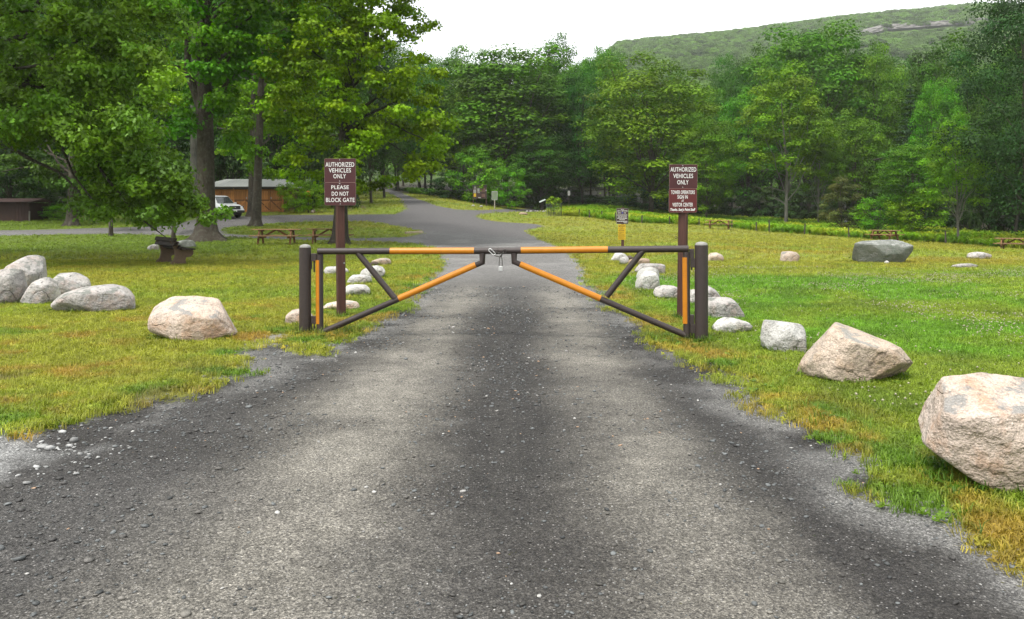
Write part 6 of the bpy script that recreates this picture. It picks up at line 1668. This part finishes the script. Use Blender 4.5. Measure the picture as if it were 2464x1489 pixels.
# fenced sapling
b = at(1332, 520)
sp = empty('sapling', b, 'young staked tree with fresh yellow green leaves inside a wire cage', 'tree')
sg = Sign(sp, b.y); r_ = np.random.default_rng(3); hS = sg.p(0, 474).z
mb = MB(); mb.tube([(0, 0, -.1), (.02, 0, hS * .5), (.0, 0, hS * .95)], [.035, .028, .01], 6)
Cs = np.array([[sg.p(x, y_).x, r_.uniform(-.4, .4), sg.p(x, y_).z] for x, y_ in ((1318, 482), (1324, 479), (1329, 476), (1338, 480), (1343, 479), (1346, 484), (1333, 485), (1326, 488), (1338, 489), (1342, 494), (1332, 494), (1318, 488), (1336, 500), (1330, 503), (1342, 501))])
for c in Cs: limb(mb, (0, 0, c[2] * .7), c, .012, .004, r_, .05, 4, 4)
mb.build('trunk', M_BARK, sp)
P_, Nn, ix = clump_leaves(Cs, r_.uniform(.22, .34, len(Cs)), 45, r_, .8, .5, .2)
link('crown', leaves('crown', P_, Nn, .17 * r_.uniform(.6, 1.3, len(P_)), tint_for(ix, len(Cs), (0.14, 0.21, 0.02), r_), 'maple', .2, r_), M_LEAF, sp)
cg_ = empty('wire_cage', b, 'wire mesh cage with dark stakes round the young tree', 'cage')
M_WIRE = paint('green_grey_wire', (0.12, 0.15, 0.14), 0.5)
rad_ = abs(sg.p(1351, 0).x - sg.p(1314, 0).x) / 2; hC = sg.p(0, 489).z
mb = MB()
for j in range(28):
    q = 2 * math.pi * j / 28; mb.tube([(rad_ * math.cos(q), rad_ * math.sin(q), 0), (rad_ * math.cos(q), rad_ * math.sin(q), hC)], .006, 3, False)
for z_ in np.linspace(.05, hC, 9): mb.tube([(rad_ * math.cos(q), rad_ * math.sin(q), z_) for q in np.linspace(0, 6.2832, 25)], .006, 3, False)
o = mb.build('wire_mesh', M_WIRE, cg_)
for q in (-.3, 2.2, 4.3):
    mb = MB(); mb.tube([((rad_ + .03) * math.cos(q), (rad_ + .03) * math.sin(q), -.1), ((rad_ + .03) * math.cos(q), (rad_ + .03) * math.sin(q), hC * 1.04)], .028, 6); mb.build('stake', M_FP, cg_)
# weathered timber on the grass island
a_, c_ = at(975, 562.5), at(1015, 560)
lg = c_ - a_
mb = MB(); mb.box((0, 0, .05), (lg.length, .2, .16), None, .02)
o = mb.build('timber', wood('grey_weathered_timber', (0.3, 0.24, 0.16), (0.38, 0.31, 0.22), 0), None, (a_ + c_) / 2, (0, R(-2), math.atan2(lg.y, lg.x)))
tag(o, 'pale weathered timber lying at the tip of the grass island', 'timber')
# things kept in the shrubs by the garage
p_ = at(741.5, 511); Yq = p_.y - .3
c_ = up(741.5, 466.5, Yq); zg = float(zt(c_.x, Yq))
t = empty('orange_container', (c_.x, Yq, zg), 'small bright orange container standing on a post in the shrubs right of the garage', 'container')
mb = MB(); mb.tube([(0, 0, c_.z - zg - .22), (0, 0, c_.z - zg - .16), (0, 0, c_.z - zg + .10), (0, 0, c_.z - zg + .2), (0, 0, c_.z - zg + .27)], [.2, .25, .25, .18, .07], 16); mb.build('drum', paint('orange_plastic', (0.6, 0.10, 0.006), 0.45), t)
mb = MB(); mb.tube([(0, 0, -.1), (0, 0, c_.z - zg - .2)], .05, 8); mb.build('post', M_BARKD, t)
for i, (x0, x1, y0, y1, kd, lb_) in enumerate(((750, 758, 499, 508, 'brown', 'tan stone at the foot of the shrub with the orange container'), (747, 754, 504, 511, 'pink', 'small pinkish stone in front of the tan one by the garage shrubs'))):
    rock(lb_, (x0, x1, y0, y1), kd, i, 140 + i, 3, .9, group='stones by the garage shrubs', base=511.5 + i)
# ---------------------------------------------------------------- damp air
mb = MB(); mb.box((0, 620, 160), (8400, 1560, 325))
k = NT('mist')
pv = k.n('ShaderNodeVolumePrincipled')
pv.inputs['Color'].default_value = (0.96, 0.98, 1.0, 1); pv.inputs['Density'].default_value = 0.00015; pv.inputs['Anisotropy'].default_value = 0.0
k.t.links.new(pv.outputs[0], k.out.inputs['Volume'])
haze = tag(mb.build('haze', k.m), kind='stuff')
